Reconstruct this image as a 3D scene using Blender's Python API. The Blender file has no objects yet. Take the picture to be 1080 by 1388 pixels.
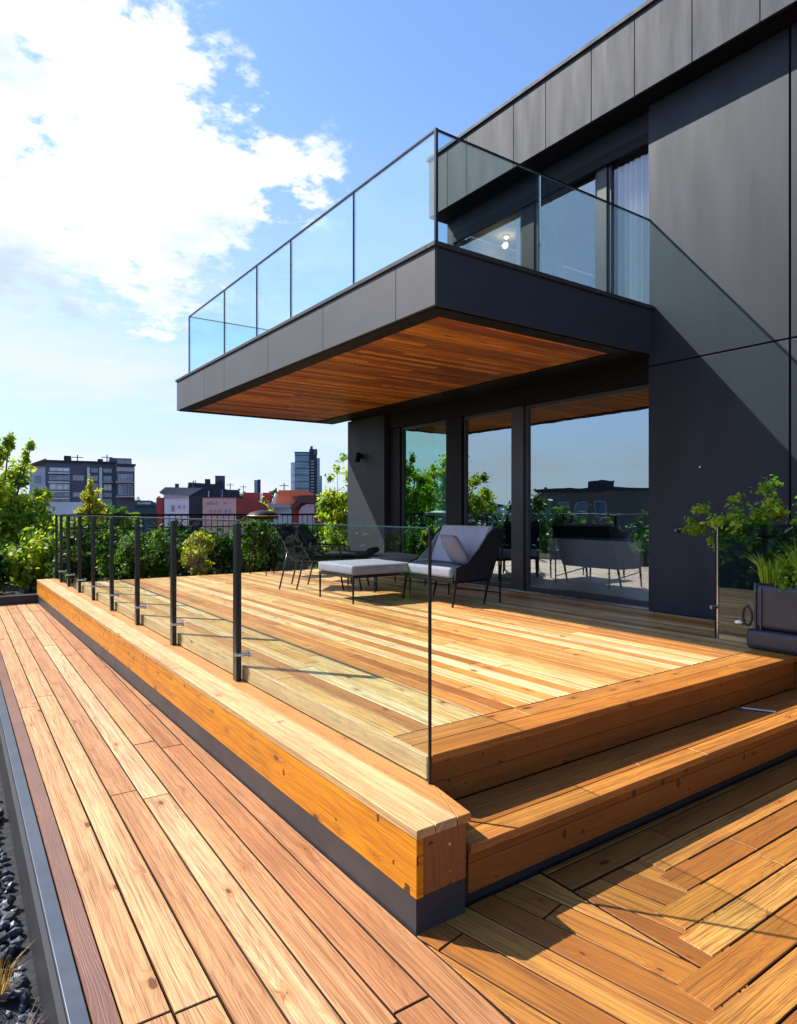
import bpy, bmesh, math, random
import numpy as np
from mathutils import Vector, Matrix
R = math.radians
random.seed(7)
S = bpy.context.scene
COL = S.collection

# ---------------------------------------------------------------- camera
FX, FY = 0.5764, 0.8171            # view direction (level)
RX, RY = 0.8171, -0.5764           # right
CAMZ = 1.6
cam = bpy.data.cameras.new('camera')
cam.sensor_fit = 'HORIZONTAL'; cam.sensor_width = 36
cam.lens = 894 / 1080 * 36
cam.shift_y = -0.0015
cam.clip_start = 0.05; cam.clip_end = 5000
co = bpy.data.objects.new('camera', cam); COL.objects.link(co)
co.location = (0, 0, CAMZ)
co.rotation_euler = (R(90), 0, -math.atan2(FX, FY))
S.camera = co

# ---------------------------------------------------------------- light
SUN = Vector((-0.61, 0.82, 1.0)).normalized()
sl = bpy.data.lights.new('sun', 'SUN'); sl.energy = 5.0; sl.angle = R(0.5); sl.color = (1, .955, .88)
so = bpy.data.objects.new('sun', sl); COL.objects.link(so)
so.rotation_euler = SUN.to_track_quat('Z', 'Y').to_euler()
so.location = (-20, 30, 40)
S.view_settings.view_transform = 'Standard'; S.view_settings.look = 'None'
S.view_settings.exposure = 0.92; S.view_settings.gamma = 1.0
S.view_settings.use_curve_mapping = False

class NT:
    """small node-building helper"""
    def __init__(s, tree):
        s.t = tree; tree.nodes.clear()
    def n(s, typ, **kw):
        nd = s.t.nodes.new(typ)
        for k, v in kw.items():
            setattr(nd, k, v)
        return nd
    def l(s, a, b): s.t.links.new(a, b)
    def _in(s, sock, v):
        if isinstance(v, bpy.types.NodeSocket): s.l(v, sock)
        elif v is not None: sock.default_value = v
    def m(s, op, a, b=None, c=None, clamp=False):
        nd = s.n('ShaderNodeMath', operation=op); nd.use_clamp = clamp
        s._in(nd.inputs[0], a); s._in(nd.inputs[1], b); s._in(nd.inputs[2], c)
        return nd.outputs[0]
    def vm(s, op, a, b=None):
        nd = s.n('ShaderNodeVectorMath', operation=op)
        s._in(nd.inputs[0], a); s._in(nd.inputs[1], b)
        return nd.outputs['Value'] if op == 'DOT_PRODUCT' else nd.outputs['Vector']
    def xyz(s, x, y, z=0.0):
        nd = s.n('ShaderNodeCombineXYZ')
        for i, v in enumerate((x, y, z)): s._in(nd.inputs[i], v)
        return nd.outputs[0]
    def sep(s, v):
        nd = s.n('ShaderNodeSeparateXYZ'); s._in(nd.inputs[0], v); return nd.outputs
    def noise(s, vec, scale=1.0, detail=3.0, rough=.55, out='Fac'):
        nd = s.n('ShaderNodeTexNoise'); s._in(nd.inputs['Vector'], vec)
        nd.inputs['Scale'].default_value = scale; nd.inputs['Detail'].default_value = detail
        nd.inputs['Roughness'].default_value = rough
        return nd.outputs[out]
    def ramp(s, f, stops, interp='LINEAR'):
        nd = s.n('ShaderNodeValToRGB'); nd.color_ramp.interpolation = interp
        e = nd.color_ramp.elements
        while len(e) < len(stops): e.new(0.5)
        for i, (p, c) in enumerate(stops):
            e[i].position = p
            e[i].color = (c, c, c, 1) if isinstance(c, (int, float)) else (*c, 1)
        s._in(nd.inputs[0], f); return nd.outputs[0]
    def mix(s, f, a, b, mode='MIX'):
        nd = s.n('ShaderNodeMix', data_type='RGBA', blend_type=mode)
        s._in(nd.inputs['Factor'], f)
        for i, v in ((6, a), (7, b)):
            if isinstance(v, tuple) and len(v) == 3: v = (*v, 1)
            s._in(nd.inputs[i], v)
        return nd.outputs[2]
    def sstep(s, v, a, b):
        nd = s.n('ShaderNodeMapRange', interpolation_type='SMOOTHSTEP')
        s._in(nd.inputs['Value'], v); nd.inputs['From Min'].default_value = a; nd.inputs['From Max'].default_value = b
        return nd.outputs[0]

# ---------------------------------------------------------------- sky
W = bpy.data.worlds.new('World'); S.world = W; W.use_nodes = True
w = NT(W.node_tree)
sky = w.n('ShaderNodeTexSky', sky_type='NISHITA')
sky.sun_disc = False; sky.sun_elevation = math.asin(SUN.z); sky.sun_rotation = math.atan2(SUN.x, SUN.y)
sky.altitude = 50; sky.air_density = 1.0; sky.dust_density = 0.4; sky.ozone_density = 1.6
tc = w.n('ShaderNodeTexCoord').outputs['Generated']
d = w.vm('NORMALIZE', tc)
DX, DY, DZ = w.sep(d)[:3]
fwd = w.vm('DOT_PRODUCT', d, (FX, FY, 0)); rgt = w.vm('DOT_PRODUCT', d, (RX, RY, 0))
az = w.m('MULTIPLY', w.m('ARCTAN2', rgt, fwd), 57.2958)
el = w.m('MULTIPLY', w.m('ARCSINE', DZ), 57.2958)
inv = w.m('DIVIDE', 1.0, w.m('ADD', w.m('MAXIMUM', DZ, 0.0), .22))
P = w.xyz(w.m('MULTIPLY', DX, inv), w.m('MULTIPLY', DY, inv), w.m('MULTIPLY', DZ, 1.0))
nz1 = w.noise(P, 1.7, 3, .55)
nz2 = w.noise(P, 5.5, 8, .62)
nzf = w.noise(P, 16.0, 6, .6)
hi = w.m('MULTIPLY', w.m('MAXIMUM', w.m('SUBTRACT', el, 27), 0), 1.45)
lo = w.m('MULTIPLY', w.m('MAXIMUM', w.m('SUBTRACT', 27, el), 0), 1.0)
edge = w.m('SUBTRACT', w.m('SUBTRACT', -5.0, hi), w.m('ADD', lo, az))       # >0 inside the cloud bank
edge = w.m('MINIMUM', edge, w.m('MULTIPLY', w.m('SUBTRACT', el, 14.0), 1.6))
dens = w.m('ADD', w.m('MULTIPLY', w.m('MINIMUM', edge, 11), .062),
           w.m('ADD', w.m('MULTIPLY', w.m('SUBTRACT', nz1, .5), .9), w.m('ADD', w.m('MULTIPLY', w.m('SUBTRACT', nz2, .5), 2.8), w.m('MULTIPLY', w.m('SUBTRACT', nzf, .5), 1.4))))
cl = w.m('MULTIPLY', w.m('MULTIPLY', w.sstep(dens, -.02, .42), w.sstep(edge, -7, 2)), w.m('MULTIPLY', w.sstep(az, -100, -60), .97))
# low thin streaks and pale haze of the lower sky
Pw = w.xyz(w.m('MULTIPLY', az, .045), w.m('MULTIPLY', el, .22), 0.0)
wn = w.noise(Pw, 1.0, 6, .55)
leftm = w.sstep(w.m('MULTIPLY', az, -1), -30, 30)
wis = w.m('MULTIPLY', w.sstep(wn, .42, .62), w.m('MULTIPLY', w.sstep(w.m('MULTIPLY', el, -1), -24, -8), w.m('MULTIPLY_ADD', leftm, .55, .25)))
low = w.m('MULTIPLY', w.sstep(w.m('MULTIPLY', el, -1), -34, 3), .85)
shade = w.noise(P, 2.6, 5, .6)
ccol = w.mix(w.sstep(w.m('ADD', shade, w.m('MULTIPLY', w.sstep(w.m('MULTIPLY', el, -1), -26, -14), .16)), .46, .80), (6.6, 6.65, 6.7), (3.5, 4.3, 5.2))
skyc = w.mix(1.0, sky.outputs[0], (1.10, 1.25, 1.48), 'MULTIPLY')
c1 = w.mix(low, skyc, (3.35, 3.85, 4.7))
c2 = w.mix(wis, c1, (4.9, 5.15, 5.45))
c3 = w.mix(cl, c2, ccol)
bg = w.n('ShaderNodeBackground'); w.l(c3, bg.inputs[0]); bg.inputs[1].default_value = 0.10
wo = w.n('ShaderNodeOutputWorld'); w.l(bg.outputs[0], wo.inputs[0])

# ---------------------------------------------------------------- materials
MATS = {}
def newmat(name):
    m = bpy.data.materials.new(name); m.use_nodes = True
    t = NT(m.node_tree); out = t.n('ShaderNodeOutputMaterial')
    MATS[name] = m
    return m, t, out
def principled(t, out, col=None, rough=.5, metal=0.0, spec=.5, normal=None, **kw):
    p = t.n('ShaderNodeBsdfPrincipled')
    if isinstance(col, tuple): p.inputs['Base Color'].default_value = (*col[:3], 1)
    elif col is not None: t.l(col, p.inputs['Base Color'])
    t._in(p.inputs['Roughness'], rough)
    p.inputs['Metallic'].default_value = metal
    p.inputs['Specular IOR Level'].default_value = spec
    if normal is not None: t.l(normal, p.inputs['Normal'])
    t.l(p.outputs[0], out.inputs[0]); return p
def bump(t, h, strength=.3, dist=.01):
    b = t.n('ShaderNodeBump'); b.inputs['Strength'].default_value = strength; b.inputs['Distance'].default_value = dist
    t.l(h, b.inputs['Height']); return b.outputs[0]

def wood(name, stops, grain=.5, knots=.55, rough=.55, ring=1.0, drips=False, gloss=.4, dim=.90, side_shade=.85):
    m, t, out = newmat(name)
    uv = t.n('ShaderNodeUVMap'); uv.uv_map = 'UVMap'
    at = t.n('ShaderNodeAttribute'); at.attribute_name = 'board'
    rr = t.sep(at.outputs['Vector'])
    u, v, _ = t.sep(uv.outputs[0])[:3]
    off = t.m('MULTIPLY', rr[1], 37.0)
    dist = t.noise(t.xyz(t.m('MULTIPLY', u, 1.3), t.m('MULTIPLY', v, 9), off), 1, 3)
    v2 = t.m('ADD', v, t.m('MULTIPLY', dist, .018))
    # knots first, so that the grain can bend round them
    vo = t.n('ShaderNodeTexVoronoi', voronoi_dimensions='2D'); vo.inputs['Randomness'].default_value = 1.0
    t.l(t.xyz(t.m('ADD', t.m('MULTIPLY', u, 3.0), off), t.m('MULTIPLY', v, 7.0), 0.0), vo.inputs['Vector']); vo.inputs['Scale'].default_value = 1
    kr = t.sep(vo.outputs['Color'])
    jag = t.noise(t.xyz(t.m('MULTIPLY', u, 45), t.m('MULTIPLY', v, 80), off), 1, 3)
    kd = t.m('ADD', vo.outputs['Distance'], t.m('MULTIPLY', t.m('SUBTRACT', jag, .5), .07))
    sel = t.m('LESS_THAN', kr[0], knots)
    khalo = t.m('MULTIPLY', t.m('SUBTRACT', 1.0, t.sstep(kd, .03, .34)), sel)
    v2 = t.m('ADD', v2, t.m('MULTIPLY', t.m('MULTIPLY', khalo, khalo), .020))
    fine = t.noise(t.xyz(t.m('MULTIPLY', u, 2.6), t.m('MULTIPLY', v2, 260), off), 1, 5, .65)
    broad = t.noise(t.xyz(t.m('MULTIPLY', u, .6), t.m('MULTIPLY', v2, 38), off), 1, 5, .65)
    # cathedral rings
    rb = t.noise(t.xyz(t.m('MULTIPLY', u, .55), t.m('MULTIPLY', v, 7), off), 1, 2, .4)
    rg = t.m('SINE', t.m('MULTIPLY', t.m('ADD', rb, t.m('ADD', t.m('MULTIPLY', dist, .10), t.m('MULTIPLY', khalo, .03))), 190.0 * ring))
    rg = t.sstep(rg, .1, 1.0)
    ksz = t.m('MULTIPLY_ADD', t.m('POWER', kr[1], 2.5), .085, .012)
    kcore = t.m('MULTIPLY', t.m('SUBTRACT', 1.0, t.sstep(t.m('SUBTRACT', kd, ksz), -.012, .022)), sel)
    base = t.ramp(rr[0], [(p, tuple(x * dim for x in cc)) for p, cc in stops])
    c = t.mix(t.m('MULTIPLY', t.sstep(broad, .35, .75), .72 * grain), base, (.24, .085, .032), 'MIX')
    c = t.mix(t.m('MULTIPLY', t.m('MULTIPLY', rg, t.sstep(broad, .2, .6)), .34 * grain), c, (.20, .075, .03))
    c = t.mix(t.m('MULTIPLY', t.sstep(fine, .45, .64), .84 * grain), c, (.13, .05, .02))
    c = t.mix(t.m('MULTIPLY', t.m('MULTIPLY', khalo, khalo), .55), c, (.26, .085, .022))
    c = t.mix(t.m('MULTIPLY', kcore, .82), c, (.050, .018, .009))
    if drips:
        vd = t.n('ShaderNodeTexVoronoi', voronoi_dimensions='2D'); vd.inputs['Scale'].default_value = 1
        t.l(t.xyz(t.m('ADD', t.m('MULTIPLY', u, 9.0), off), t.m('MULTIPLY', v, 6.5), 0.0), vd.inputs['Vector'])
        dr = t.sep(vd.outputs['Color'])
        f = t.m('MULTIPLY', t.m('LESS_THAN', t.m('ADD', vd.outputs['Distance'], t.m('MULTIPLY', jag, .22)), t.m('MULTIPLY_ADD', t.m('POWER', dr[1], 2.0), .20, .13)), t.m('LESS_THAN', dr[0], .42))
        c = t.mix(t.m('MULTIPLY', f, .94), c, (.040, .012, .005))
    # weathering blotches in world-independent board space
    bl = t.noise(t.xyz(t.m('MULTIPLY', u, 2.2), t.m('MULTIPLY', v, 3.5), t.m('ADD', off, 9)), 1, 4)
    hs = t.n('ShaderNodeHueSaturation'); t.l(c, hs.inputs['Color'])
    t.l(t.m('MULTIPLY_ADD', bl, .7, .65), hs.inputs['Value'])
    hs.inputs['Saturation'].default_value = 1.06
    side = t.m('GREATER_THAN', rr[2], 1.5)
    fin = t.mix(t.m('MULTIPLY', side, side_shade), hs.outputs[0], (.012, .007, .004))  # board sides painted near-black, as shade down in the gaps
    h = t.m('SUBTRACT', t.m('MULTIPLY', fine, -.5), t.m('MULTIPLY', rg, .3))
    nrm = bump(t, h, .35, .004)
    principled(t, out, fin, t.m('MULTIPLY_ADD', fine, .25, rough - .12), spec=gloss, normal=nrm)
    return m

PALE = [(0, (.38, .165, .075)), (.22, (.50, .245, .118)), (.45, (.60, .34, .165)), (.7, (.70, .44, .225)), (.88, (.78, .57, .34)), (1, (.32, .13, .055))]
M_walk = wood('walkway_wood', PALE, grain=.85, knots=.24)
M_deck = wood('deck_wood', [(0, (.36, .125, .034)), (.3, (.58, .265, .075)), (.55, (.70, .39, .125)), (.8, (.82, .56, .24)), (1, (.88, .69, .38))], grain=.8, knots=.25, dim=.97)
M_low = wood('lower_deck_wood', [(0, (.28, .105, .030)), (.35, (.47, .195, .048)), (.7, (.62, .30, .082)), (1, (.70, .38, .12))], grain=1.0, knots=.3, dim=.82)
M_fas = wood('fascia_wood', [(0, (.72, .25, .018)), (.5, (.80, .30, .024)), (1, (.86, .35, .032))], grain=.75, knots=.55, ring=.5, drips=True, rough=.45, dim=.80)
M_rise = wood('riser_wood', [(0, (.40, .115, .018)), (1, (.54, .18, .03))], grain=.8, knots=.4, ring=.6, drips=True, rough=.5, dim=.40)  # dim kept low so the wood colour carries the risers' shade
M_tread = wood('tread_wood', [(0, (.36, .125, .034)), (.5, (.56, .215, .050)), (1, (.72, .32, .085))], grain=.95, knots=.3, side_shade=.25)
M_ltop = wood('ledge_top_wood', [(0, (.54, .24, .075)), (.5, (.66, .41, .18)), (1, (.76, .54, .29))], grain=.6, knots=.2, side_shade=.2)
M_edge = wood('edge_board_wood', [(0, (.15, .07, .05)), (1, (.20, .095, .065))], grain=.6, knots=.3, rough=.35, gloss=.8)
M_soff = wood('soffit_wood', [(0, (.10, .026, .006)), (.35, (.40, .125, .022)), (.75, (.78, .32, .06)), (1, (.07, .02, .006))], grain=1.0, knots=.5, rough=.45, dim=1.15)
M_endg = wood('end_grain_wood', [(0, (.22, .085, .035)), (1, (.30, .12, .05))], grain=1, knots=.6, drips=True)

def flat(name, col, rough=.5, metal=0.0, spec=.5, var=.12, scale=3.0, bmp=0.0, bscale=60, streak=False):
    m, t, out = newmat(name)
    tcn = t.n('ShaderNodeTexCoord').outputs['Object']
    if streak:
        x, y, z = t.sep(tcn)[:3]
        vec = t.xyz(t.m('MULTIPLY', x, 3), t.m('MULTIPLY', y, 3), t.m('MULTIPLY', z, .5))
    else: vec = tcn
    nz = t.noise(vec, scale, 5, .6)
    c = t.mix(t.sstep(nz, .3, .75), tuple(min(1, x * (1 + var)) for x in col), tuple(x * (1 - var) for x in col))
    rn = t.m('MULTIPLY_ADD', nz, .22, rough - .11)
    nrm = bump(t, t.noise(tcn, bscale, 3), bmp, .004) if bmp else None
    principled(t, out, c, rn, metal, spec, nrm)
    return m
M_wall = flat('charcoal_cladding', (.0150, .0200, .0310), .58, 0.0, .35, .13, 1.3, .06, 140, True)
M_roofp = flat('roof_zinc', (.032, .036, .048), .66, 0, .3, .14, 2.0, .05, 90, True)
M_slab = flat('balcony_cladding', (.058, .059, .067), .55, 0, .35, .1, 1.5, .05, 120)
M_slab_shaded = flat('balcony_cladding_shaded', (.024, .032, .047), .5, 0, .4, .12, 1.5, .05, 120)  # front cladding again, darkened and blued to paint in the side's shade
M_black = flat('black_aluminium', (.004, .004, .006), .55, .0, .22, .1)
M_frame = flat('window_frame_grey', (.034, .037, .046), .42, .0, .5, .08)
M_plin = flat('plinth_paint', (.030, .029, .034), .5, 0, .4, .18, 2.5, .08, 60)
M_dark = flat('dark_recess', (.015, .013, .012), .8)
M_post = flat('post_metal', (.028, .032, .038), .28, .7, .5, .15)
M_steel = flat('brushed_steel', (.55, .55, .56), .28, 1.0, .5, .1, 12)
M_trim = flat('kerb_zinc', (.07, .085, .115), .42, .5, .5, .2, 4)
M_cush = flat('grey_cushion', (.24, .25, .30), .9, 0, .2, .08, 6, .5, 500)
M_cushl = flat('pale_cushion', (.42, .43, .49), .9, 0, .2, .06, 6, .5, 500)
M_sling = flat('charcoal_sling', (.009, .011, .014), .75, 0, .25, .15, 8, .5, 420)
M_white = flat('white_cloth', (.72, .74, .76), .85, 0, .3, .05, 4)
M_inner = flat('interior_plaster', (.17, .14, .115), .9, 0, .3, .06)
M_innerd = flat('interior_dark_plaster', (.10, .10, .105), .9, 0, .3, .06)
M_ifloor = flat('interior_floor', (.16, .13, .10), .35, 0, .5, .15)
M_soil = flat('soil', (.045, .034, .025), .95, 0, .2, .4, 9, .8, 60)
M_stone = flat('gravel_stone', (.045, .052, .068), .5, 0, .5, .7, 14, .4, 80)
M_gbase = flat('gravel_bed', (.02, .022, .026), .9, 0, .3, .5, 30, .8, 90)
M_city = flat('city_ground', (.07, .075, .06), .95, 0, .2, .4, .03)
M_hill = flat('hill_woods', (.045, .085, .10), 1, 0, .1, .35, .02)  # blue-green base colour stands in for distance haze
M_planter = flat('planter_metal', (.032, .038, .050), .36, .1, .5, .2, 5, .1, 90)

def glassmat(name, tint, base=.0, spec=1.0, refl=(1, 1, 1), rough=0.0, ripple=False):
    m, t, out = newmat(name)
    tr = t.n('ShaderNodeBsdfTransparent'); tr.inputs[0].default_value = (*tint, 1)
    gl = t.n('ShaderNodeBsdfGlossy'); gl.inputs['Roughness'].default_value = rough; gl.inputs[0].default_value = (*refl, 1)
    if ripple:
        b_ = bump(t, t.noise(t.n('ShaderNodeTexCoord').outputs['Object'], 1.6, 2), .05, .02); t.l(b_, gl.inputs['Normal'])
    fr = t.n('ShaderNodeFresnel'); fr.inputs[0].default_value = 1.5
    f = t.m('ADD', t.m('MULTIPLY', fr.outputs[0], spec), base, clamp=True)
    mx = t.n('ShaderNodeMixShader'); t.l(f, mx.inputs[0]); t.l(tr.outputs[0], mx.inputs[1]); t.l(gl.outputs[0], mx.inputs[2])
    t.l(mx.outputs[0], out.inputs[0]); return m
G_bal = glassmat('balcony_glass', (.865, .962, .968), .0, .30)
G_deck = glassmat('railing_glass', (.925, .962, .955), .0, .07)
G_win = glassmat('window_glass', (.86, .90, .92), .38, .9, (.70, .88, 1.0), ripple=True)
G_teal = glassmat('teal_window_glass', (.50, .80, .78), .38, .9, (.50, .90, .90), ripple=True)
G_up = glassmat('upper_window_glass', (.86, .92, .96), .26, .9, (.88, .96, 1.0), ripple=True)
G_clear = glassmat('clear_window_glass', (.97, .98, .99), .10, .7, (.88, .96, 1.0), ripple=True)
G_edge = flat('glass_edge', (.02, .07, .07), .15, 0, .8)

def leafmat(name, a, b, c=None):
    m, t, out = newmat(name)
    at = t.n('ShaderNodeAttribute'); at.attribute_name = 'board'
    r = t.sep(at.outputs['Vector'])
    st = [(0, a), (.6, b)] + ([(1, c)] if c else [])
    col = t.ramp(r[0], st)
    df = t.n('ShaderNodeBsdfPrincipled'); t.l(col, df.inputs['Base Color']); df.inputs['Roughness'].default_value = .5
    df.inputs['Specular IOR Level'].default_value = .35
    tl = t.n('ShaderNodeBsdfTranslucent')
    t.l(t.mix(1.0, col, (1.6, 1.65, .6), 'MULTIPLY'), tl.inputs[0])
    mx = t.n('ShaderNodeMixShader'); mx.inputs[0].default_value = .48
    t.l(df.outputs[0], mx.inputs[1]); t.l(tl.outputs[0], mx.inputs[2]); t.l(mx.outputs[0], out.inputs[0])
    return m
L_tree = leafmat('tree_leaves', (.045, .115, .014), (.24, .36, .025), (.72, .62, .035))
L_dark = leafmat('hedge_leaves', (.010, .034, .008), (.028, .075, .014), (.09, .17, .03))
L_yel = leafmat('yellow_leaves', (.16, .20, .015), (.38, .36, .03), (.60, .50, .05))
L_lime = leafmat('lime_leaves', (.045, .12, .014), (.14, .27, .03), (.34, .42, .06))
L_mid = leafmat('shrub_leaves', (.018, .060, .010), (.07, .15, .018), (.22, .28, .03))
L_vine = leafmat('vine_leaves', (.10, .22, .02), (.26, .42, .04), (.55, .60, .10))  # leaf colours lightened in place of sun the shaded planter plants miss
L_grass = leafmat('dry_grass', (.10, .08, .02), (.28, .15, .05), (.45, .28, .10))
L_flow = leafmat('yellow_petals', (.70, .42, .01), (.85, .55, .02), (.90, .65, .05))
M_bark = flat('bark', (.07, .05, .035), .9, 0, .2, .35, 12, .8, 40)

# ---------------------------------------------------------------- mesh helpers
class MB:
    def __init__(s): s.v = []; s.f = []; s.uv = []; s.a = []
    def face(s, pts, uvs=None, att=(.5, .5, .5)):
        i = len(s.v); s.v += [tuple(p) for p in pts]; s.f.append(tuple(range(i, i + len(pts))))
        s.uv += list(uvs) if uvs else [(0, 0)] * len(pts)
        s.a.append(att)
    def box(s, x0, x1, y0, y1, z0, z1, axis='x', att=None, M=None):
        if x0 > x1: x0, x1 = x1, x0
        if y0 > y1: y0, y1 = y1, y0
        if z0 > z1: z0, z1 = z1, z0
        att = att or (random.random(), random.random(), random.random())
        ou, ov = random.uniform(0, 30), random.uniform(0, 30)
        c = [(x, y, z) for z in (z0, z1) for y in (y0, y1) for x in (x0, x1)]
        for q, n in (((0, 2, 3, 1), 'z'), ((4, 5, 7, 6), 'z'), ((0, 1, 5, 4), 'y'), ((2, 6, 7, 3), 'y'), ((0, 4, 6, 2), 'x'), ((1, 3, 7, 5), 'x')):
            pts = [c[k] for k in q]; uvs = []
            k = 'xyz'.index(axis)
            others = [j for j in range(3) if 'xyz'[j] != n and j != k]
            for p in pts:
                if n == axis: uu, vv = p[others[0]], p[others[1]] if len(others) > 1 else 0
                else: uu, vv = p[k], p[others[0]]
                uvs.append((uu + ou, vv + ov))
            if M: pts = [tuple(M @ Vector(p)) for p in pts]
            s.face(pts, uvs, att)
        return s
    def tube(s, pts, r, seg=8, att=(.5, .5, .5), cap=True):
        pts = [Vector(p) for p in pts]; rs = r if isinstance(r, (list, tuple)) else [r] * len(pts)
        rings = []
        up = None
        for i, p in enumerate(pts):
            t = (pts[min(i + 1, len(pts) - 1)] - pts[max(i - 1, 0)]).normalized()
            if up is None: up = t.orthogonal().normalized()
            up = (up - t * up.dot(t)).normalized(); b = t.cross(up)
            rings.append([p + (up * math.cos(a) + b * math.sin(a)) * rs[i] for a in [2 * math.pi * k / seg for k in range(seg)]])
        for i in range(len(rings) - 1):
            for k in range(seg):
                j = (k + 1) % seg
                s.face([rings[i][k], rings[i][j], rings[i + 1][j], rings[i + 1][k]], None, att)
        if cap:
            s.face(rings[0][::-1], None, att); s.face(rings[-1], None, att)
        return s
    def build(s, name, mat, parent=None, bevel=0.0, smooth=False, seg=2):
        me = bpy.data.meshes.new(name); me.from_pydata(s.v, [], s.f)
        uvl = me.uv_layers.new(name='UVMap'); uvl.data.foreach_set('uv', np.array(s.uv, dtype=np.float32).ravel())
        at = me.attributes.new('board', 'FLOAT_VECTOR', 'FACE'); at.data.foreach_set('vector', np.array(s.a, dtype=np.float32).ravel())
        me.materials.append(mat)
        if bevel or smooth:
            bm = bmesh.new(); bm.from_mesh(me); bmesh.ops.remove_doubles(bm, verts=bm.verts, dist=1e-5)
            bmesh.ops.recalc_face_normals(bm, faces=bm.faces)
            bm.to_mesh(me); bm.free()
        if smooth: me.polygons.foreach_set('use_smooth', [True] * len(me.polygons))
        o = bpy.data.objects.new(name, me); COL.objects.link(o)
        if bevel:
            b = o.modifiers.new('bevel', 'BEVEL'); b.width = bevel; b.segments = seg; b.limit_method = 'ANGLE'; b.angle_limit = R(40); b.harden_normals = False
        if parent: o.parent = parent
        return o
def place(o, root_loc):
    return o
def empty(name, loc=(0, 0, 0), label=None, cat=None, group=None, rz=0):
    o = bpy.data.objects.new(name, None); COL.objects.link(o); o.location = loc; o.rotation_euler = (0, 0, rz)
    o.empty_display_size = .2
    tag(o, label, cat, group); return o
def tag(o, label=None, cat=None, group=None, kind=None):
    if label: o['label'] = label
    if cat: o['category'] = cat
    if group: o['group'] = group
    if kind: o['kind'] = kind
    return o
def struct(o): o['kind'] = 'structure'; return o
def px2w(px, depth):              # plan position seen at photo column px at a given depth
    l = (px - 540) / 894
    return (depth * (FX + l * RX), depth * (FY + l * RY))
def zof(py, depth): return CAMZ + (692.7 - py) / 894 * depth

def clip(poly, a, b):             # keep the left side of a->b
    out = []
    def side(p): return (b[0] - a[0]) * (p[1] - a[1]) - (b[1] - a[1]) * (p[0] - a[0])
    for i in range(len(poly)):
        p, q = poly[i], poly[(i + 1) % len(poly)]
        sp, sq = side(p), side(q)
        if sp >= 0: out.append(p)
        if sp * sq < 0:
            t = sp / (sp - sq); out.append((p[0] + t * (q[0] - p[0]), p[1] + t * (q[1] - p[1])))
    return out
def inset(poly, dd):
    for i in range(len(poly)): pass
    out = list(poly); n = len(poly)
    for i in range(n):
        a, b = poly[i], poly[(i + 1) % n]
        L = math.hypot(b[0] - a[0], b[1] - a[1])
        if L < 1e-6: continue
        nx, ny = -(b[1] - a[1]) / L * dd, (b[0] - a[0]) / L * dd
        out = clip(out, (a[0] + nx, a[1] + ny), (b[0] + nx, b[1] + ny))
        if len(out) < 3: return []
    return out
def boards(mb, region, ang, pitch, ztop, thick=.03, gap=.006, lens=(1.8, 4.2), phase=0.0, rseq=None, jl=True):
    """deck boards running along direction ang (radians from +x) clipped to a convex ccw region"""
    ux, uy = math.cos(ang), math.sin(ang); vx, vy = -uy, ux
    us = [p[0] * ux + p[1] * uy for p in region]; vs = [p[0] * vx + p[1] * vy for p in region]
    v = math.floor((min(vs) - phase) / pitch) * pitch + phase
    k = 0
    while v < max(vs):
        u = min(us) - random.uniform(0, lens[0])
        while u < max(us):
            L = random.uniform(*lens)
            rect = [(u, v), (u + L, v), (u + L, v + pitch), (u, v + pitch)]
            poly = [(a * ux + b * vx, a * uy + b * vy) for a, b in rect]
            for i in range(len(region)):
                poly = clip(poly, region[i], region[(i + 1) % len(region)])
                if len(poly) < 3: break
            if len(poly) >= 3:
                p1 = inset(poly, gap / 2)
                p2 = inset(p1, .0022) if len(p1) >= 3 else []
                if len(p2) >= 3 and len(p1) == len(p2):
                    att = (rseq(k) if rseq else random.random(), random.random(), random.random())
                    ou, ov = random.uniform(0, 50), random.uniform(0, 50)
                    dz = random.uniform(-.0008, .0008)
                    def uvf(p): return (p[0] * ux + p[1] * uy + ou, p[0] * vx + p[1] * vy + ov)
                    mb.face([(x, y, ztop + dz) for x, y in p2], [uvf(p) for p in p2], att)
                    n = len(p1)
                    for i in range(n):
                        j = (i + 1) % n
                        mb.face([(*p1[i], ztop - .003), (*p1[j], ztop - .003), (*p2[j], ztop + dz), (*p2[i], ztop + dz)], [uvf(p1[i]), uvf(p1[j]), uvf(p2[j]), uvf(p2[i])], att)
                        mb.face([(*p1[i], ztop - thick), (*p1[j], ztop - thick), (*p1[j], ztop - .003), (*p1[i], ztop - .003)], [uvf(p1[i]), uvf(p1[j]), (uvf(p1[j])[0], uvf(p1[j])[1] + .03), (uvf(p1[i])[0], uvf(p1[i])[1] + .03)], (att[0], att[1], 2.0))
            u += L
        v += pitch; k += 1
    return mb

# ================================================================ SETTING
# far ground
g = MB(); g.face([(-1500, -1500, -9), (1500, -1500, -9), (1500, 2500, -9), (-1500, 2500, -9)]); struct(g.build('ground', M_city))
# hills on the horizon
hb = MB()
for k in range(60):
    a0 = R(60 + k * 3.2 - 60); a1 = R(60 + (k + 1) * 3.2 - 60)
    def hh(a): return 8 + 9 * (math.sin(a * 5.1) * .5 + .5) + 5 * math.sin(a * 23) + 2 * math.sin(a * 61)
    D0, D1 = 620, 900
    p = [(math.cos(a0) * D0, math.sin(a0) * D0, -9), (math.cos(a1) * D0, math.sin(a1) * D0, -9), (math.cos(a1) * D1, math.sin(a1) * D1, max(3, hh(a1)) + 2), (math.cos(a0) * D1, math.sin(a0) * D1, max(3, hh(a0)) + 2)]
    hb.face(p)
    hb.face([p[3], p[2], (p[2][0] * 1.4, p[2][1] * 1.4, -9), (p[3][0] * 1.4, p[3][1] * 1.4, -9)])
struct(hb.build('hills', M_hill, smooth=True))

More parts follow.
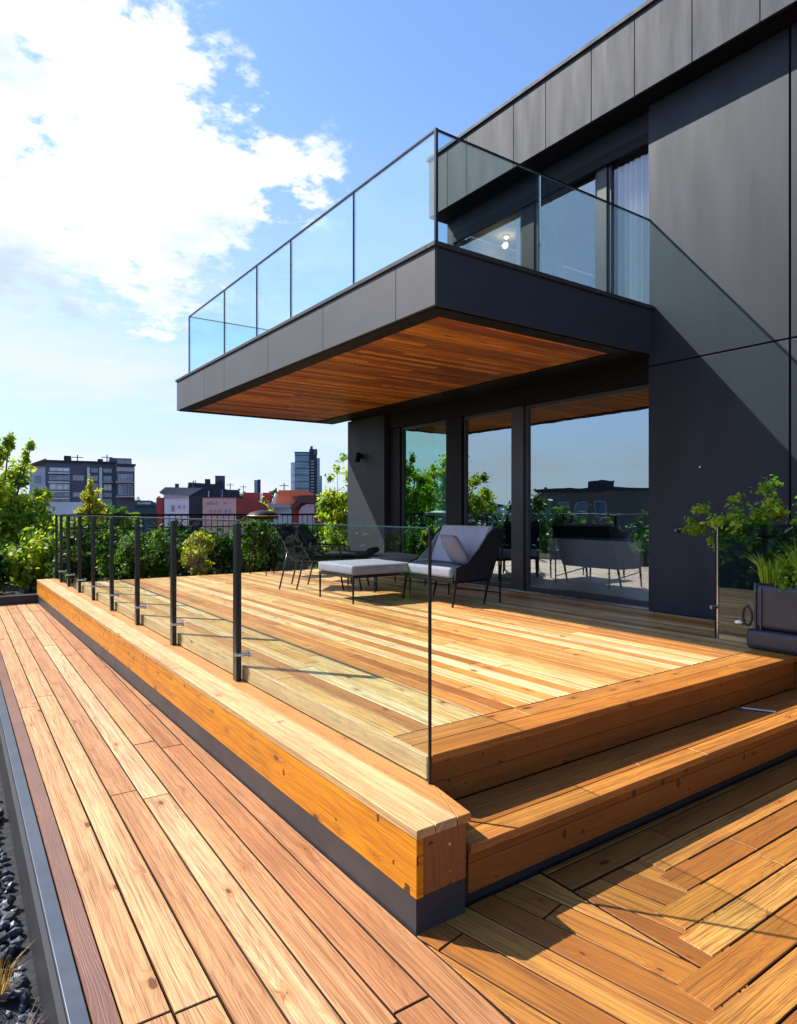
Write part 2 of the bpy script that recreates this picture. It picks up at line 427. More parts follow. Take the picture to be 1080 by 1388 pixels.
# storey of the building that carries terrace and roof bed (sheet edges outside the picture)
b = MB(); b.box(-5.0, 14.0, -5.0, 24.0, -9.0, -.30); struct(b.build('roof_terrace_slab', M_plin))
# garden bed behind the terrace
b = MB(); b.box(-4.98, 13.9, 13.16, 23.9, -.30, .04); b.box(1.9, 6.44, 11.16, 13.155, -.30, .30); struct(b.build('garden_bed', M_soil))
# gravel bed with loose stones
b = MB(); b.face([(-4.9, -4, -.285), (.60, -4, -.285), (.60, 12.98, -.285), (-4.9, 12.98, -.285)]); struct(b.build('gravel_bed', M_gbase))
rng = np.random.default_rng(3)
def stones():
    mb = MB()
    ico = bmesh.new(); bmesh.ops.create_icosphere(ico, subdivisions=1, radius=1)
    bv = np.array([v.co[:] for v in ico.verts]); bf = [tuple(v.index for v in f.verts) for f in ico.faces]; ico.free()
    V = []; F = []; A = []
    n = 0
    for k in range(4200):
        y = 1.2 + 9.5 * rng.random() ** 1.6; x = .29 + .022 * (y - 1.8) - (0.02 + 1.3 * rng.random() ** 1.3)
        s = rng.uniform(.010, .030) * (1 + .6 * (rng.random() > .9))
        sc = s * rng.uniform(.55, 1.35, 3); sc[2] *= .7
        q = Matrix.Rotation(rng.random() * 6.3, 3, 'Z') @ Matrix.Rotation(rng.random() * 1.2, 3, 'X')
        pts = (bv * (1 + rng.uniform(-.22, .22, (len(bv), 1)))) * sc
        pts = pts @ np.array(q).T + np.array([x, y, -.285 + sc[2] * rng.uniform(.5, 1.9)])
        V.append(pts); F += [tuple(i + n for i in f) for f in bf]; n += len(bv)
    V = np.concatenate(V)
    me = bpy.data.meshes.new('gravel'); me.from_pydata(V.tolist(), [], F); me.materials.append(M_stone)
    o = bpy.data.objects.new('gravel', me); COL.objects.link(o); return tag(o, 'dark slate gravel lying beside the walkway kerb', 'gravel', kind='stuff')
stones()

# lower deck: sub-layer in the gaps, walkway, inner corner boards
ANG_Y = R(90); TILT = math.atan2(.981, -.195)
b = MB(); b.box(.50, 8.0, -4.0, 2.04, -.29, -.036); b.box(.66, 1.50, 2.045, 13.0, -.29, -.036); struct(b.build('deck_subframe', M_dark))
wseq = [.55, .32, .20, .12, .72, .42, .6, .82, .35, .5]
KS = .022                                    # the outer kerb runs very slightly askew
def kx(x, y): return x + KS * (y - 1.8)
wm = MB()
WA = R(90) - math.atan(KS)
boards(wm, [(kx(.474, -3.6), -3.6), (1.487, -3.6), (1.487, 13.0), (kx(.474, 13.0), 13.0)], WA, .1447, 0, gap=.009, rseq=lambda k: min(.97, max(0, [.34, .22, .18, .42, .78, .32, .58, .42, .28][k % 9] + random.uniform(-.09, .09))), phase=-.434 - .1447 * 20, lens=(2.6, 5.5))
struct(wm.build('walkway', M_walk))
lm = MB()
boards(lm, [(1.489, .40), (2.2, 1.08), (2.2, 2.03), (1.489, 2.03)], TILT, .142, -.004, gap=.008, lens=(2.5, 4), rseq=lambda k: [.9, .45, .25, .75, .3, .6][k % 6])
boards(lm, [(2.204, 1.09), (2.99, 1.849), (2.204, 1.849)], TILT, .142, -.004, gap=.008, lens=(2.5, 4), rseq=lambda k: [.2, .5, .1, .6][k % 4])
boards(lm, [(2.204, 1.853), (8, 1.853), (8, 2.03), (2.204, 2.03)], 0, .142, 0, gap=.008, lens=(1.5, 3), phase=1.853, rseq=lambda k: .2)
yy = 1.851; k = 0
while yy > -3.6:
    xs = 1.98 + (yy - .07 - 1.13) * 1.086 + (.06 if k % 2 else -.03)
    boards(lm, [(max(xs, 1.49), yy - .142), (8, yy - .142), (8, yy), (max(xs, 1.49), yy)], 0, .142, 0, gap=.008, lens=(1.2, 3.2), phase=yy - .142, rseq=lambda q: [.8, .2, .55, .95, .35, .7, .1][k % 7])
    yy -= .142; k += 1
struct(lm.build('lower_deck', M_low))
em = MB(); boards(em, [(kx(.396, -3.6), -3.6), (kx(.474, -3.6), -3.6), (kx(.474, 13), 13.0), (kx(.396, 13), 13.0)], WA, 1.0, .002, lens=(3, 4.5), phase=-1.0, gap=.003)
struct(em.build('walkway_edge_board', M_edge))
SH = Matrix(((1, KS, 0, -KS * 1.8), (0, 1, 0, 0), (0, 0, 1, 0), (0, 0, 0, 1)))
b = MB(); b.box(.335, .391, -3.6, 12.98, -.27, .008, M=SH); struct(b.build('walkway_kerb', M_trim, bevel=.003))
b = MB(); b.box(.312, .333, -3.6, 12.98, -.29, -.012, M=SH); struct(b.build('kerb_upstand', M_plin))
b = MB(); b.box(-5.0, 1.56, 13.0, 13.15, -.25, .125); b.box(-5.0, 1.56, 12.985, 13.165, .127, .145); struct(b.build('walkway_end_kerb', M_plin, bevel=.004))

# upper deck
dm = MB()
dk = [.72, .35, .86, .5, .2, .62, .92, .40, .78, .28]
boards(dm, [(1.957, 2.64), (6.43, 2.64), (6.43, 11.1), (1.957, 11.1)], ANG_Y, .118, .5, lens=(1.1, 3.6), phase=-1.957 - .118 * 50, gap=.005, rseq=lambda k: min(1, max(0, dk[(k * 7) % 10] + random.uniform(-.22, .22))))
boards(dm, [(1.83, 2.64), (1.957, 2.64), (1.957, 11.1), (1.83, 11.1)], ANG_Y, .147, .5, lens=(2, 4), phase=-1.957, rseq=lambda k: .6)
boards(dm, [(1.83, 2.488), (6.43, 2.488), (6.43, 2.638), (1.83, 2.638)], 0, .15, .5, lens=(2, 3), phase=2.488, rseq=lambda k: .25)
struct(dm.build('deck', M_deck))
b = MB(); b.box(1.83, 6.44, 2.40, 11.12, -.2, .468); struct(b.build('deck_subframe', M_dark))
# edge boards: light fascia seen through the glass, rear fascia
b = MB(); b.box(1.800, 1.828, 2.335, 11.12, .400, .5005, 'y', (.9, .3, .3)); struct(b.build('deck_edge_board', M_ltop, bevel=.002))
b = MB(); b.box(1.83, 6.44, 11.122, 11.15, .30, .497, 'x', (.5, .3, .3)); struct(b.build('deck_rear_edge_board', M_deck))

# steps
st = MB()
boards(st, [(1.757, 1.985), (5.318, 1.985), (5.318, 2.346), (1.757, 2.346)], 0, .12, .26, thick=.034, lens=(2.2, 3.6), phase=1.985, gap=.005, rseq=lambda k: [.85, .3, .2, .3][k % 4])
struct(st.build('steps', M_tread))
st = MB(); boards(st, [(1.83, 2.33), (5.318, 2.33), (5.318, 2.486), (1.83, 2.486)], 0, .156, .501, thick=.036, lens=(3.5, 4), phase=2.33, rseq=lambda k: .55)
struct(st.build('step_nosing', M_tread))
st = MB()
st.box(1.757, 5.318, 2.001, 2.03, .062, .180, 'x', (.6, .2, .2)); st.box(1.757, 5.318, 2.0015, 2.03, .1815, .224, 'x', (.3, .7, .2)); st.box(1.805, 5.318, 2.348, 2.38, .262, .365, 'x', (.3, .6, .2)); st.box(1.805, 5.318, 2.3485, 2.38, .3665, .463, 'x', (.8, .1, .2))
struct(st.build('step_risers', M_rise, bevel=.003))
st = MB(); st.box(1.757, 5.318, 2.05, 2.39, -.2, .22); struct(st.build('step_base', M_dark))
# pier carrying the planter at the right end of the steps
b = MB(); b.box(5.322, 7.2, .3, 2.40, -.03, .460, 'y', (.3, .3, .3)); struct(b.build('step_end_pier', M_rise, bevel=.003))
b = MB(); boards(b, [(5.30, .28), (6.44, .28), (6.44, 2.484), (5.30, 2.484)], ANG_Y, .19, .500, thick=.036, lens=(3, 4), rseq=lambda k: .3); struct(b.build('pier_capping', M_tread))

# ---------------------------------------------------------------- timber ledge
LX0, LX1, LY0, LY1 = 1.487, 1.755, 1.99, 13.1
led = empty('timber_ledge', (LX0, LY0, 0), 'long orange timber ledge with pale top boards running along the glass railing', 'ledge')
def child(mb, name, mat, par, **kw):
    o = mb.build(name, mat, None, **kw); o.parent = par
    o.matrix_parent_inverse = Matrix.Translation(-Vector(par.location)) if par.rotation_euler.z == 0 and par.parent is None else Matrix.Identity(4)
    return o
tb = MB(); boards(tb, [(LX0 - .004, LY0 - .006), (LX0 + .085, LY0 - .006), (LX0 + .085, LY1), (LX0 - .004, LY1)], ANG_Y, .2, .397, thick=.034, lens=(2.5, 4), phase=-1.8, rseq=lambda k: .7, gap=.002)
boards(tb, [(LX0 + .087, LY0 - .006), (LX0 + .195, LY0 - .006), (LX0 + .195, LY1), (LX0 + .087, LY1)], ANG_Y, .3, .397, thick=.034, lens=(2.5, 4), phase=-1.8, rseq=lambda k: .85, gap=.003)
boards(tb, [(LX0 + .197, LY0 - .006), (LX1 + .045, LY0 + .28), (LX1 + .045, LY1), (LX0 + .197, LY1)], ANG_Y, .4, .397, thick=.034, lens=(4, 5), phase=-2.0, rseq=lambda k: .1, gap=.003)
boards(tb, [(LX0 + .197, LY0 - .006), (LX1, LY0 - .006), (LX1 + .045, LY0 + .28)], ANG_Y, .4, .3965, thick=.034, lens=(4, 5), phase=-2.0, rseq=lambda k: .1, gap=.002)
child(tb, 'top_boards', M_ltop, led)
b = MB(); b.box(LX0, LX0 + .034, LY0, 7.2, .135, .298, 'y', (.4, .3, .3)); b.box(LX0, LX0 + .034, 7.204, LY1, .135, .298, 'y', (.8, .8, .3)); b.box(LX0 + .0004, LX0 + .034, LY0, 5.1, .2992, .361, 'y', (.7, .5, .3)); b.box(LX0 + .0004, LX0 + .034, 5.103, LY1, .2992, .361, 'y', (.2, .9, .3))
child(b, 'fascia_board', M_fas, led, bevel=.0015)
b = MB(); b.box(LX0 + .038, LX1 - .02, LY0 + .002, LY0 + .03, .137, .361, 'z', (.3, .7, .3)); child(b, 'end_board', M_endg, led, bevel=.003)
b = MB(); b.box(LX0 + .004, LX1 - .02, LY0 + .008, LY1, -.029, .133); child(b, 'plinth', M_plin, led)
for (yy, zz) in ((LY0, .195), (LY0, .30)):
    b = MB(); b.tube([(LX0 + .16, yy + .004, zz), (LX0 + .16, yy - .002, zz)], .006, 12); child(b, 'screw_head', M_steel, led)

# ---------------------------------------------------------------- deck glass railing
GX = 1.788
rail = empty('glass_railing', (GX, 2.3, .4), 'clear glass railing with dark posts along the timber ledge', 'railing')
ypost = [4.48, 6.00, 7.28, 8.50, 9.62, 10.65, 11.60, 12.35]
ZT = 1.525
ends = [2.29] + ypost + [13.05]
for i in range(len(ends) - 1):
    y0, y1 = ends[i] + (.012 if i else .012), ends[i + 1] - .012
    b = MB(); b.box(GX - .006, GX + .006, y0, y1, .404, ZT - (.004 if i == 0 else .004)); child(b, 'glass_panel', G_deck, rail)
for y in ypost:
    near = child(MB().box(GX - .046, GX - .008, y - .035, y + .035, .399, ZT - .012), 'post', M_post, rail, bevel=.004)
    c = MB(); c.tube([(GX - .060, y - .02, .585), (GX - .010, y - .038, .585), (GX + .035, y - .045, .585), (GX + .036, y - .045, .585), (GX + .052, y - .05, .585)], [.014, .014, .013, .021, .021], 12)
    k = c.build('clamp', M_steel, None, smooth=False); k.parent = near; k.matrix_parent_inverse = Matrix.Identity(4)
child(MB().box(GX - .007, GX + .007, 2.290, 2.300, .396, ZT + .004), 'end_profile', M_post, rail, bevel=.002)
child(MB().box(GX - .02, GX + .02, 13.05, 13.09, .399, ZT + .01), 'end_post', M_post, rail, bevel=.002)
b = MB(); b.box(GX - .0025, GX + .0025, 2.304, 4.45, ZT - .003, ZT + .002); child(b, 'glass_top_edge', G_edge, rail)
b = MB(); b.box(GX - .016, GX + .016, 4.455, 13.045, ZT - .002, ZT + .010); child(b, 'handrail', M_post, rail, bevel=.002)

# rear railing: dark handrail, pickets and glass
rr = empty('rear_railing', (1.9, 13.05, .3), 'dark metal railing with thin balusters across the far end of the terrace', 'railing')
b = MB(); b.box(1.83, 7.2, 13.03, 13.07, 1.50, 1.54); child(b, 'handrail', M_black, rr)
b = MB(); b.box(1.83, 7.2, 13.035, 13.065, 1.27, 1.29); child(b, 'lower_rail', M_black, rr)
b = MB()
x = 1.95
while x < 7.2: b.box(x - .006, x + .006, 13.044, 13.056, .3, 1.50); x += .12
child(b, 'balusters', M_black, rr)

# right-hand short glass screen
rs = empty('glass_screen', (5.52, 2.75, .5), 'short frameless glass screen with steel edge beside the planter', 'railing')
child(MB().box(5.514, 5.526, 2.40, 3.05, .56, 1.49), 'glass_panel', glassmat('dark_screen_glass', (.45, .62, .62), .03, .6), rs)
child(MB().box(5.512, 5.530, 3.052, 3.062, .5, 1.5), 'edge_profile', M_steel, rs)
child(MB().box(5.508, 5.534, 3.064, 3.078, .5, 1.5), 'edge_seal', M_black, rs)
b = MB(); b.tube([(5.51, 3.07, .77), (5.47, 3.09, .77)], .018, 14); child(b, 'clamp', M_steel, rs)
child(MB().box(5.49, 5.55, 2.42, 3.03, .503, .545, 'y', (.9, .4, .4)), 'base_board', M_ltop, rs, bevel=.003)

# ================================================================ HOUSE
house = empty('modern_house', (6.45, 4, 0), 'charcoal clad two storey house with cantilevered balcony and large dark windows', 'house')
XW = 6.45
def hchild(mb, name, mat, **kw): return child(mb, name, mat, house, **kw)
# main wall panels (grooved) on a dark backing
pn = MB()
for (y0, y1) in ((2.892, 4.35), (.6, 2.872), (-4.0, .58)):
    for (z0, z1) in ((.505, 3.178), (3.196, 6.055)):
        pn.box(XW - .012, XW + .01, y0, y1, z0, z1)
hchild(pn, 'wall', M_wall, bevel=.002)
hchild(MB().box(XW + .012, XW + .30, -4.0, 4.345, -.2, 6.055), 'wall', M_black)
hchild(MB().box(XW - .012, XW + .35, 9.56, 10.8, .3, 3.29), 'wall', M_wall, bevel=.003)
# roof: fascia panels, soffit, coping
ys = [-4.0, -2.6, -1.3, .1, 1.1, 1.75, 2.4, 3.02, 3.68, 4.34, 4.91, 5.6, 6.15, 7.07, 7.5, 7.95]
fp = MB()
for a, c in zip(ys[:-1], ys[1:]): fp.box(6.17, 6.20, a + .004, c - .004, 6.065, 6.92)
hchild(fp, 'roof_fascia', M_roofp, bevel=.003)
hchild(MB().box(6.204, 12.0, -4.0, 7.94, 6.062, 6.915), 'roof', M_black)
hchild(MB().box(6.14, 12.0, -4.0, 7.98, 6.925, 6.975), 'roof_coping', M_roofp, bevel=.004)
hchild(MB().box(6.204, 12, 7.942, 7.97, 6.065, 6.92), 'roof_fascia', M_roofp)
# upper storey: header above windows, end wall, back walls, ceiling, floor
hchild(MB().box(XW + .08, XW + .30, 4.352, 7.94, 5.83, 6.06), 'wall', M_wall)
hchild(MB().box(XW + .08, 11.5, 7.80, 7.94, 3.86, 5.828), 'wall', M_wall)
ui = MB(); ui.box(10.0, 10.1, 4.3, 7.79, 3.8, 5.84); ui.box(6.8, 10, 4.2, 4.34, 3.8, 5.84); ui.box(6.80, 9.99, 7.70, 7.79, 3.87, 5.84)
hchild(ui, 'interior_wall', M_inner)
hchild(MB().box(6.76, 9.99, 4.345, 7.69, 5.842, 6.05), 'interior_ceiling', M_inner)
hchild(MB().box(6.46, 11.5, 4.36, 10.79, 3.31, 3.80), 'floor_slab', M_dark)
hchild(MB().box(6.46, 11.52, 7.95, 10.81, 3.802, 3.84), 'flat_roof', M_roofp)
# ground storey interior
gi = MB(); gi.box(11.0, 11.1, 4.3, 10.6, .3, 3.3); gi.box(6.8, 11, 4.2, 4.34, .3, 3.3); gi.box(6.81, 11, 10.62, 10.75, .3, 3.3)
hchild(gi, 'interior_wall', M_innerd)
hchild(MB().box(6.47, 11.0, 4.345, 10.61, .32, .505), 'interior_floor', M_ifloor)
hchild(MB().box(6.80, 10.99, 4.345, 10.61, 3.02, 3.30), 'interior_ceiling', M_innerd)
hchild(MB().box(6.95, 7.05, 4.40, 6.32, .507, .80), 'low_ledge', M_white, bevel=.01)
# header over the sliding doors
hchild(MB().box(XW + .05, XW + .28, 4.352, 9.555, 3.03, 3.30), 'door_header', M_black)

def opening(name, y0, y1, z0, z1, glass, fw=.05, fm=M_frame, x=6.60, top=.05, bot=.07):
    fr = MB()
    fr.box(x - .03, x + .04, y0, y0 + fw, z0, z1); fr.box(x - .03, x + .04, y1 - fw, y1, z0, z1)
    fr.box(x - .03, x + .04, y0 + fw + .0005, y1 - fw - .0005, z0, z0 + bot); fr.box(x - .03, x + .04, y0 + fw + .0005, y1 - fw - .0005, z1 - top, z1)
    o = hchild(fr, name, fm, bevel=.003)
    gb = MB(); gb.face([(x, y0 + fw, z0 + bot), (x, y0 + fw, z1 - top), (x, y1 - fw, z1 - top), (x, y1 - fw, z0 + bot)])
    p = gb.build('glass', glass); p.parent = o; p.matrix_parent_inverse = Matrix.Identity(4)
    return o
# sliding doors of the terrace
opening('sliding_door', 4.36, 6.33, .512, 3.028, G_win)
opening('sliding_door', 6.56, 7.60, .512, 3.028, G_win, .035)
opening('sliding_door', 7.98, 9.22, .512, 3.028, G_teal, .035, M_frame)
hchild(MB().box(6.535, 6.70, 6.335, 6.555, .508, 3.028), 'door_mullion', M_frame, bevel=.004)
hchild(MB().box(6.53, 6.70, 7.605, 7.975, .508, 3.028), 'door_mullion', M_black, bevel=.004)
hchild(MB().box(6.53, 6.70, 9.225, 9.555, .508, 3.028), 'door_mullion', M_black, bevel=.004)
hchild(MB().box(6.50, 6.545, 4.36, 9.55, .502, .522), 'door_sill', M_steel)
# upper windows
opening('window', 4.36, 4.98, 3.84, 5.82, G_clear, .04)
opening('window', 5.13, 6.14, 3.84, 5.82, G_up, .04)
opening('window', 6.38, 7.79, 3.84, 5.82, G_up, .04)
hchild(MB().box(6.545, 6.70, 4.985, 5.125, 3.82, 5.82), 'window_mullion', M_frame, bevel=.004)
hchild(MB().box(6.545, 6.70, 6.145, 6.375, 3.82, 5.82), 'window_mullion', M_black, bevel=.004)
hchild(MB().box(6.50, 6.56, 4.352, 7.79, 5.70, 5.822), 'blind_box', M_black)

# balcony
bal = hchild(MB().box(3.44, 6.436, 4.335, 11.37, 3.36, 3.80), 'balcony', M_dark)
PI_ = Matrix.Identity(4)   # the balcony itself already sits at the world origin of the house frame
def bchild(mb, name, mat, **kw):
    o = mb.build(name, mat, None, **kw); o.parent = bal; o.matrix_parent_inverse = PI_; return o
ysb = [4.30, 4.87, 6.23, 7.65, 9.16, 10.0, 11.41]
f = MB()
for a, c in zip(ysb[:-1], ysb[1:]): f.box(3.405, 3.435, a + .0025, c - .0025, 3.312, 3.795)
f.box(3.438, 6.43, 11.375, 11.41, 3.312, 3.795)
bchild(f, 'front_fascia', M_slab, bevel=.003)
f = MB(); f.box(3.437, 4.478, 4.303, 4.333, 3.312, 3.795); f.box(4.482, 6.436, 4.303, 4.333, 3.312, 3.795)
bchild(f, 'side_fascia', M_slab_shaded, bevel=.003)
f = MB(); f.box(3.385, 6.436, 4.28, 4.40, 3.80, 3.84); f.box(3.385, 3.50, 4.402, 11.33, 3.80, 3.84); f.box(3.385, 6.43, 11.332, 11.43, 3.80, 3.84)
bchild(f, 'coping', M_roofp, bevel=.004)
f = MB(); f.box(3.502, 6.43, 4.402, 11.33, 3.80, 3.815); bchild(f, 'balcony_floor', M_plin)
# underside: black border then timber boards set between
f = MB(); f.box(3.437, 3.62, 4.337, 11.37, 3.30, 3.355); f.box(6.02, 6.436, 4.337, 11.37, 3.30, 3.355); f.box(3.622, 6.018, 4.337, 4.52, 3.30, 3.355); f.box(3.622, 6.018, 11.25, 11.37, 3.30, 3.355)
bchild(f, 'underside_border', M_black)
sf = MB(); tmp = MB(); boards(tmp, [(3.624, 4.522), (6.016, 4.522), (6.016, 11.248), (3.624, 11.248)], 0, .098, 0, thick=.02, lens=(.9, 2.6), gap=.004)
for i, fc in enumerate(tmp.f):      # turn the boards face down
    sf.face([(tmp.v[k][0], tmp.v[k][1], 3.315 - tmp.v[k][2]) for k in fc][::-1], [tmp.uv[k] for k in fc][::-1], tmp.a[i])
bchild(sf, 'underside_boards', M_soff)
f = MB(); f.box(3.62, 6.018, 4.52, 11.25, 3.338, 3.352); bchild(f, 'underside_backing', M_dark)
me_, te, oe = newmat('lamp_glow'); e = te.n('ShaderNodeEmission'); e.inputs[0].default_value = (1, .72, .38, 1); e.inputs[1].default_value = 3; te.l(e.outputs[0], oe.inputs[0])
for (x, y) in ((4.05, 9.25), (4.75, 8.1), (4.05, 6.6), (5.4, 9.6)):
    c = MB(); c.tube([(x, y, 3.3125), (x, y, 3.309)], .028, 16); bchild(c, 'downlight', M_steel)

# balcony railing (part of the house; frameless glass in panels)
brail = hchild(MB().box(3.432, 3.452, 4.325, 10.86, 4.785, 4.80), 'balcony_handrail', M_post)
def rchild(mb, name, mat, **kw):
    o = mb.build(name, mat, None, **kw); o.parent = brail; o.matrix_parent_inverse = PI_; return o
rchild(MB().box(3.454, 6.436, 4.325, 4.343, 4.785, 4.80), 'side_handrail', M_post)
rchild(MB().box(3.454, 6.436, 10.842, 10.86, 4.785, 4.80), 'far_handrail', M_post)
yb = [4.335, 5.66, 7.08, 8.08, 9.25, 10.85]
for a, c in zip(yb[:-1], yb[1:]): rchild(MB().box(3.436, 3.448, a + .006, c - .006, 3.842, 4.783), 'glass_panel', G_bal)
for a, c in ((3.455, 4.70), (4.708, 6.435)): rchild(MB().box(a, c, 4.328, 4.340, 3.842, 4.783), 'glass_panel', G_bal)
for a, c in ((3.455, 4.9), (4.908, 6.40)): rchild(MB().box(a, c, 10.845, 10.857, 3.842, 4.783), 'glass_panel', G_bal)
for y in yb[1:-1]: rchild(MB().box(3.433, 3.451, y - .003, y + .003, 3.842, 4.784), 'joint_profile', M_post)
rchild(MB().box(3.428, 3.452, 4.318, 4.342, 3.842, 4.801), 'corner_profile', M_post)
rchild(MB().box(3.433, 3.451, 10.846, 10.864, 3.842, 4.786), 'corner_profile', M_post)
rchild(MB().box(4.7025, 4.7055, 4.3285, 4.3395, 3.842, 4.783), 'joint_profile', G_edge)

# ---------------------------------------------------------------- curtains, lamps, table inside
def curtain(name, y0, y1, z0, z1, x, mat, label, amp=.035, waves=7):
    mb = MB(); n = waves * 10
    def P_(i, z):
        t = i / n; return (x + amp * math.sin(t * waves * 6.283) + .012 * math.sin(t * 31), y0 + (y1 - y0) * t, z)
    for i in range(n): mb.face([P_(i, z0), P_(i + 1, z0), P_(i + 1, z1), P_(i, z1)])
    return tag(mb.build(name, mat, smooth=True), label, 'curtain')
m, t, out = newmat('sheer_curtain')
df = t.n('ShaderNodeBsdfDiffuse'); df.inputs[0].default_value = (.92, .94, .95, 1); tl = t.n('ShaderNodeBsdfTranslucent'); tl.inputs[0].default_value = (.8, .82, .82, 1)
mx = t.n('ShaderNodeMixShader'); mx.inputs[0].default_value = .35; t.l(df.outputs[0], mx.inputs[1]); t.l(tl.outputs[0], mx.inputs[2]); t.l(mx.outputs[0], out.inputs[0]); M_sheer = m
M_dcur = flat('dark_curtain_cloth', (.03, .04, .055), .9)
curtain('curtain', 4.38, 4.92, 3.83, 5.69, 6.70, M_sheer, 'white sheer curtain behind the upper window next to the wall', waves=7)
curtain('curtain', 5.80, 6.12, 3.83, 5.69, 6.70, M_dcur, 'dark drawn curtain at the left edge of the middle upper window', waves=4)
curtain('curtain', 6.42, 6.60, 3.83, 5.69, 6.70, M_sheer, 'narrow white curtain gathered in the left upper window', waves=3)
curtain('curtain', 8.02, 8.42, .52, 3.0, 6.70, M_sheer, 'pale curtain gathered behind the teal sliding door', waves=5)
c = MB(); c.tube([(7.22, 7.35, 5.841), (7.22, 7.35, 5.82)], .05, 20); o = tag(c.build('ceiling_lamp', M_steel), 'lit warm round lamp on the ceiling inside the upper room', 'ceiling lamp')
c = MB(); c.tube([(7.22, 7.35, 5.819), (7.22, 7.35, 5.80)], .035, 20); q = c.build('bulb', me_, o)
pl = bpy.data.lights.new('ceiling_lamp_light', 'POINT'); pl.energy = 5; pl.color = (1, .72, .42); pl.shadow_soft_size = .05
po = bpy.data.objects.new('ceiling_lamp_light', pl); COL.objects.link(po); po.location = (7.22, 7.35, 5.70)

tbl = empty('dining_table', (7.55, 5.7, .505), 'dark dining table under a white cloth seen through the large sliding door', 'table')
child(MB().box(7.2, 7.9, 4.98, 6.40, 1.175, 1.205), 'tabletop', M_black, tbl)
for x in (7.28, 7.82):
    for y in (5.06, 6.32): child(MB().box(x - .03, x + .03, y - .03, y + .03, .506, 1.175), 'leg', M_black, tbl)
cb = MB(); n = 70
def edge_pts(off, z, wav):
    pts = []
    x0, x1, y0, y1 = 7.16, 7.94, 4.94, 6.44
    per = [((x0, y0), (x0, y1)), ((x0, y1), (x1, y1)), ((x1, y1), (x1, y0)), ((x1, y0), (x0, y0))]
    for k, (a, c) in enumerate(per):
        nx, ny = [(-1, 0), (0, 1), (1, 0), (0, -1)][k]
        for i in range(n):
            t = i / n; s_ = off + wav * math.sin(t * 22 + k) * math.sin(t * 9 + 1)
            pts.append((a[0] + (c[0] - a[0]) * t + nx * s_, a[1] + (c[1] - a[1]) * t + ny * s_, z + wav * .5 * math.sin(t * 13)))
    return pts
A, B = edge_pts(0, 1.21, 0), edge_pts(.03, .82, .04)
for i in range(len(A)):
    j = (i + 1) % len(A); cb.face([A[i], A[j], B[j], B[i]])
cb.face(A)
tag(cb.build('tablecloth', M_white), 'white cloth draped over the dining table indoors', 'tablecloth')

# wall lamp, taps, fittings
wl = empty('wall_lamp', (6.43, 10.38, 2.72), 'small black outdoor spotlight on the grey wall left of the doors', 'wall lamp')
c = MB(); c.tube([(6.437, 10.3, 2.60), (6.40, 10.3, 2.60)], .045, 16); child(c, 'mount', M_black, wl)
c = MB(); c.tube([(6.36, 10.3, 2.66), (6.33, 10.28, 2.50)], [.045, .055], 16); c.tube([(6.40, 10.3, 2.60), (6.35, 10.29, 2.60)], .018, 8); child(c, 'lamp_head', M_black, wl)
wt = empty('wall_tap', (6.43, 4.0, 1.4), 'small steel tap on the charcoal wall right of the doors', 'tap')
c = MB(); c.tube([(6.437, 3.98, 1.40), (6.415, 3.98, 1.40)], .032, 18); child(c, 'backplate', M_black, wt)
c = MB(); c.tube([(6.414, 3.98, 1.40), (6.36, 3.98, 1.40), (6.345, 3.975, 1.375)], .016, 10); child(c, 'spout', M_steel, wt)
c = MB(); c.tube([(6.437, 3.75, 2.05), (6.428, 3.75, 2.05)], .009, 12); tag(c.build('wall_stud', M_steel), 'tiny round metal stud on the charcoal wall above the tap', 'stud')
# small steel cleat lying on the lower tread
cl = MB(); cl.tube([(4.45, 2.30, .272), (4.50, 2.22, .270), (4.56, 2.13, .268)], .008, 8); cl.box(4.42, 4.47, 2.29, 2.33, .2615, .275)
tag(cl.build('metal_cleat', M_steel), 'thin bent steel cleat on the lower step tread near the planter', 'cleat')

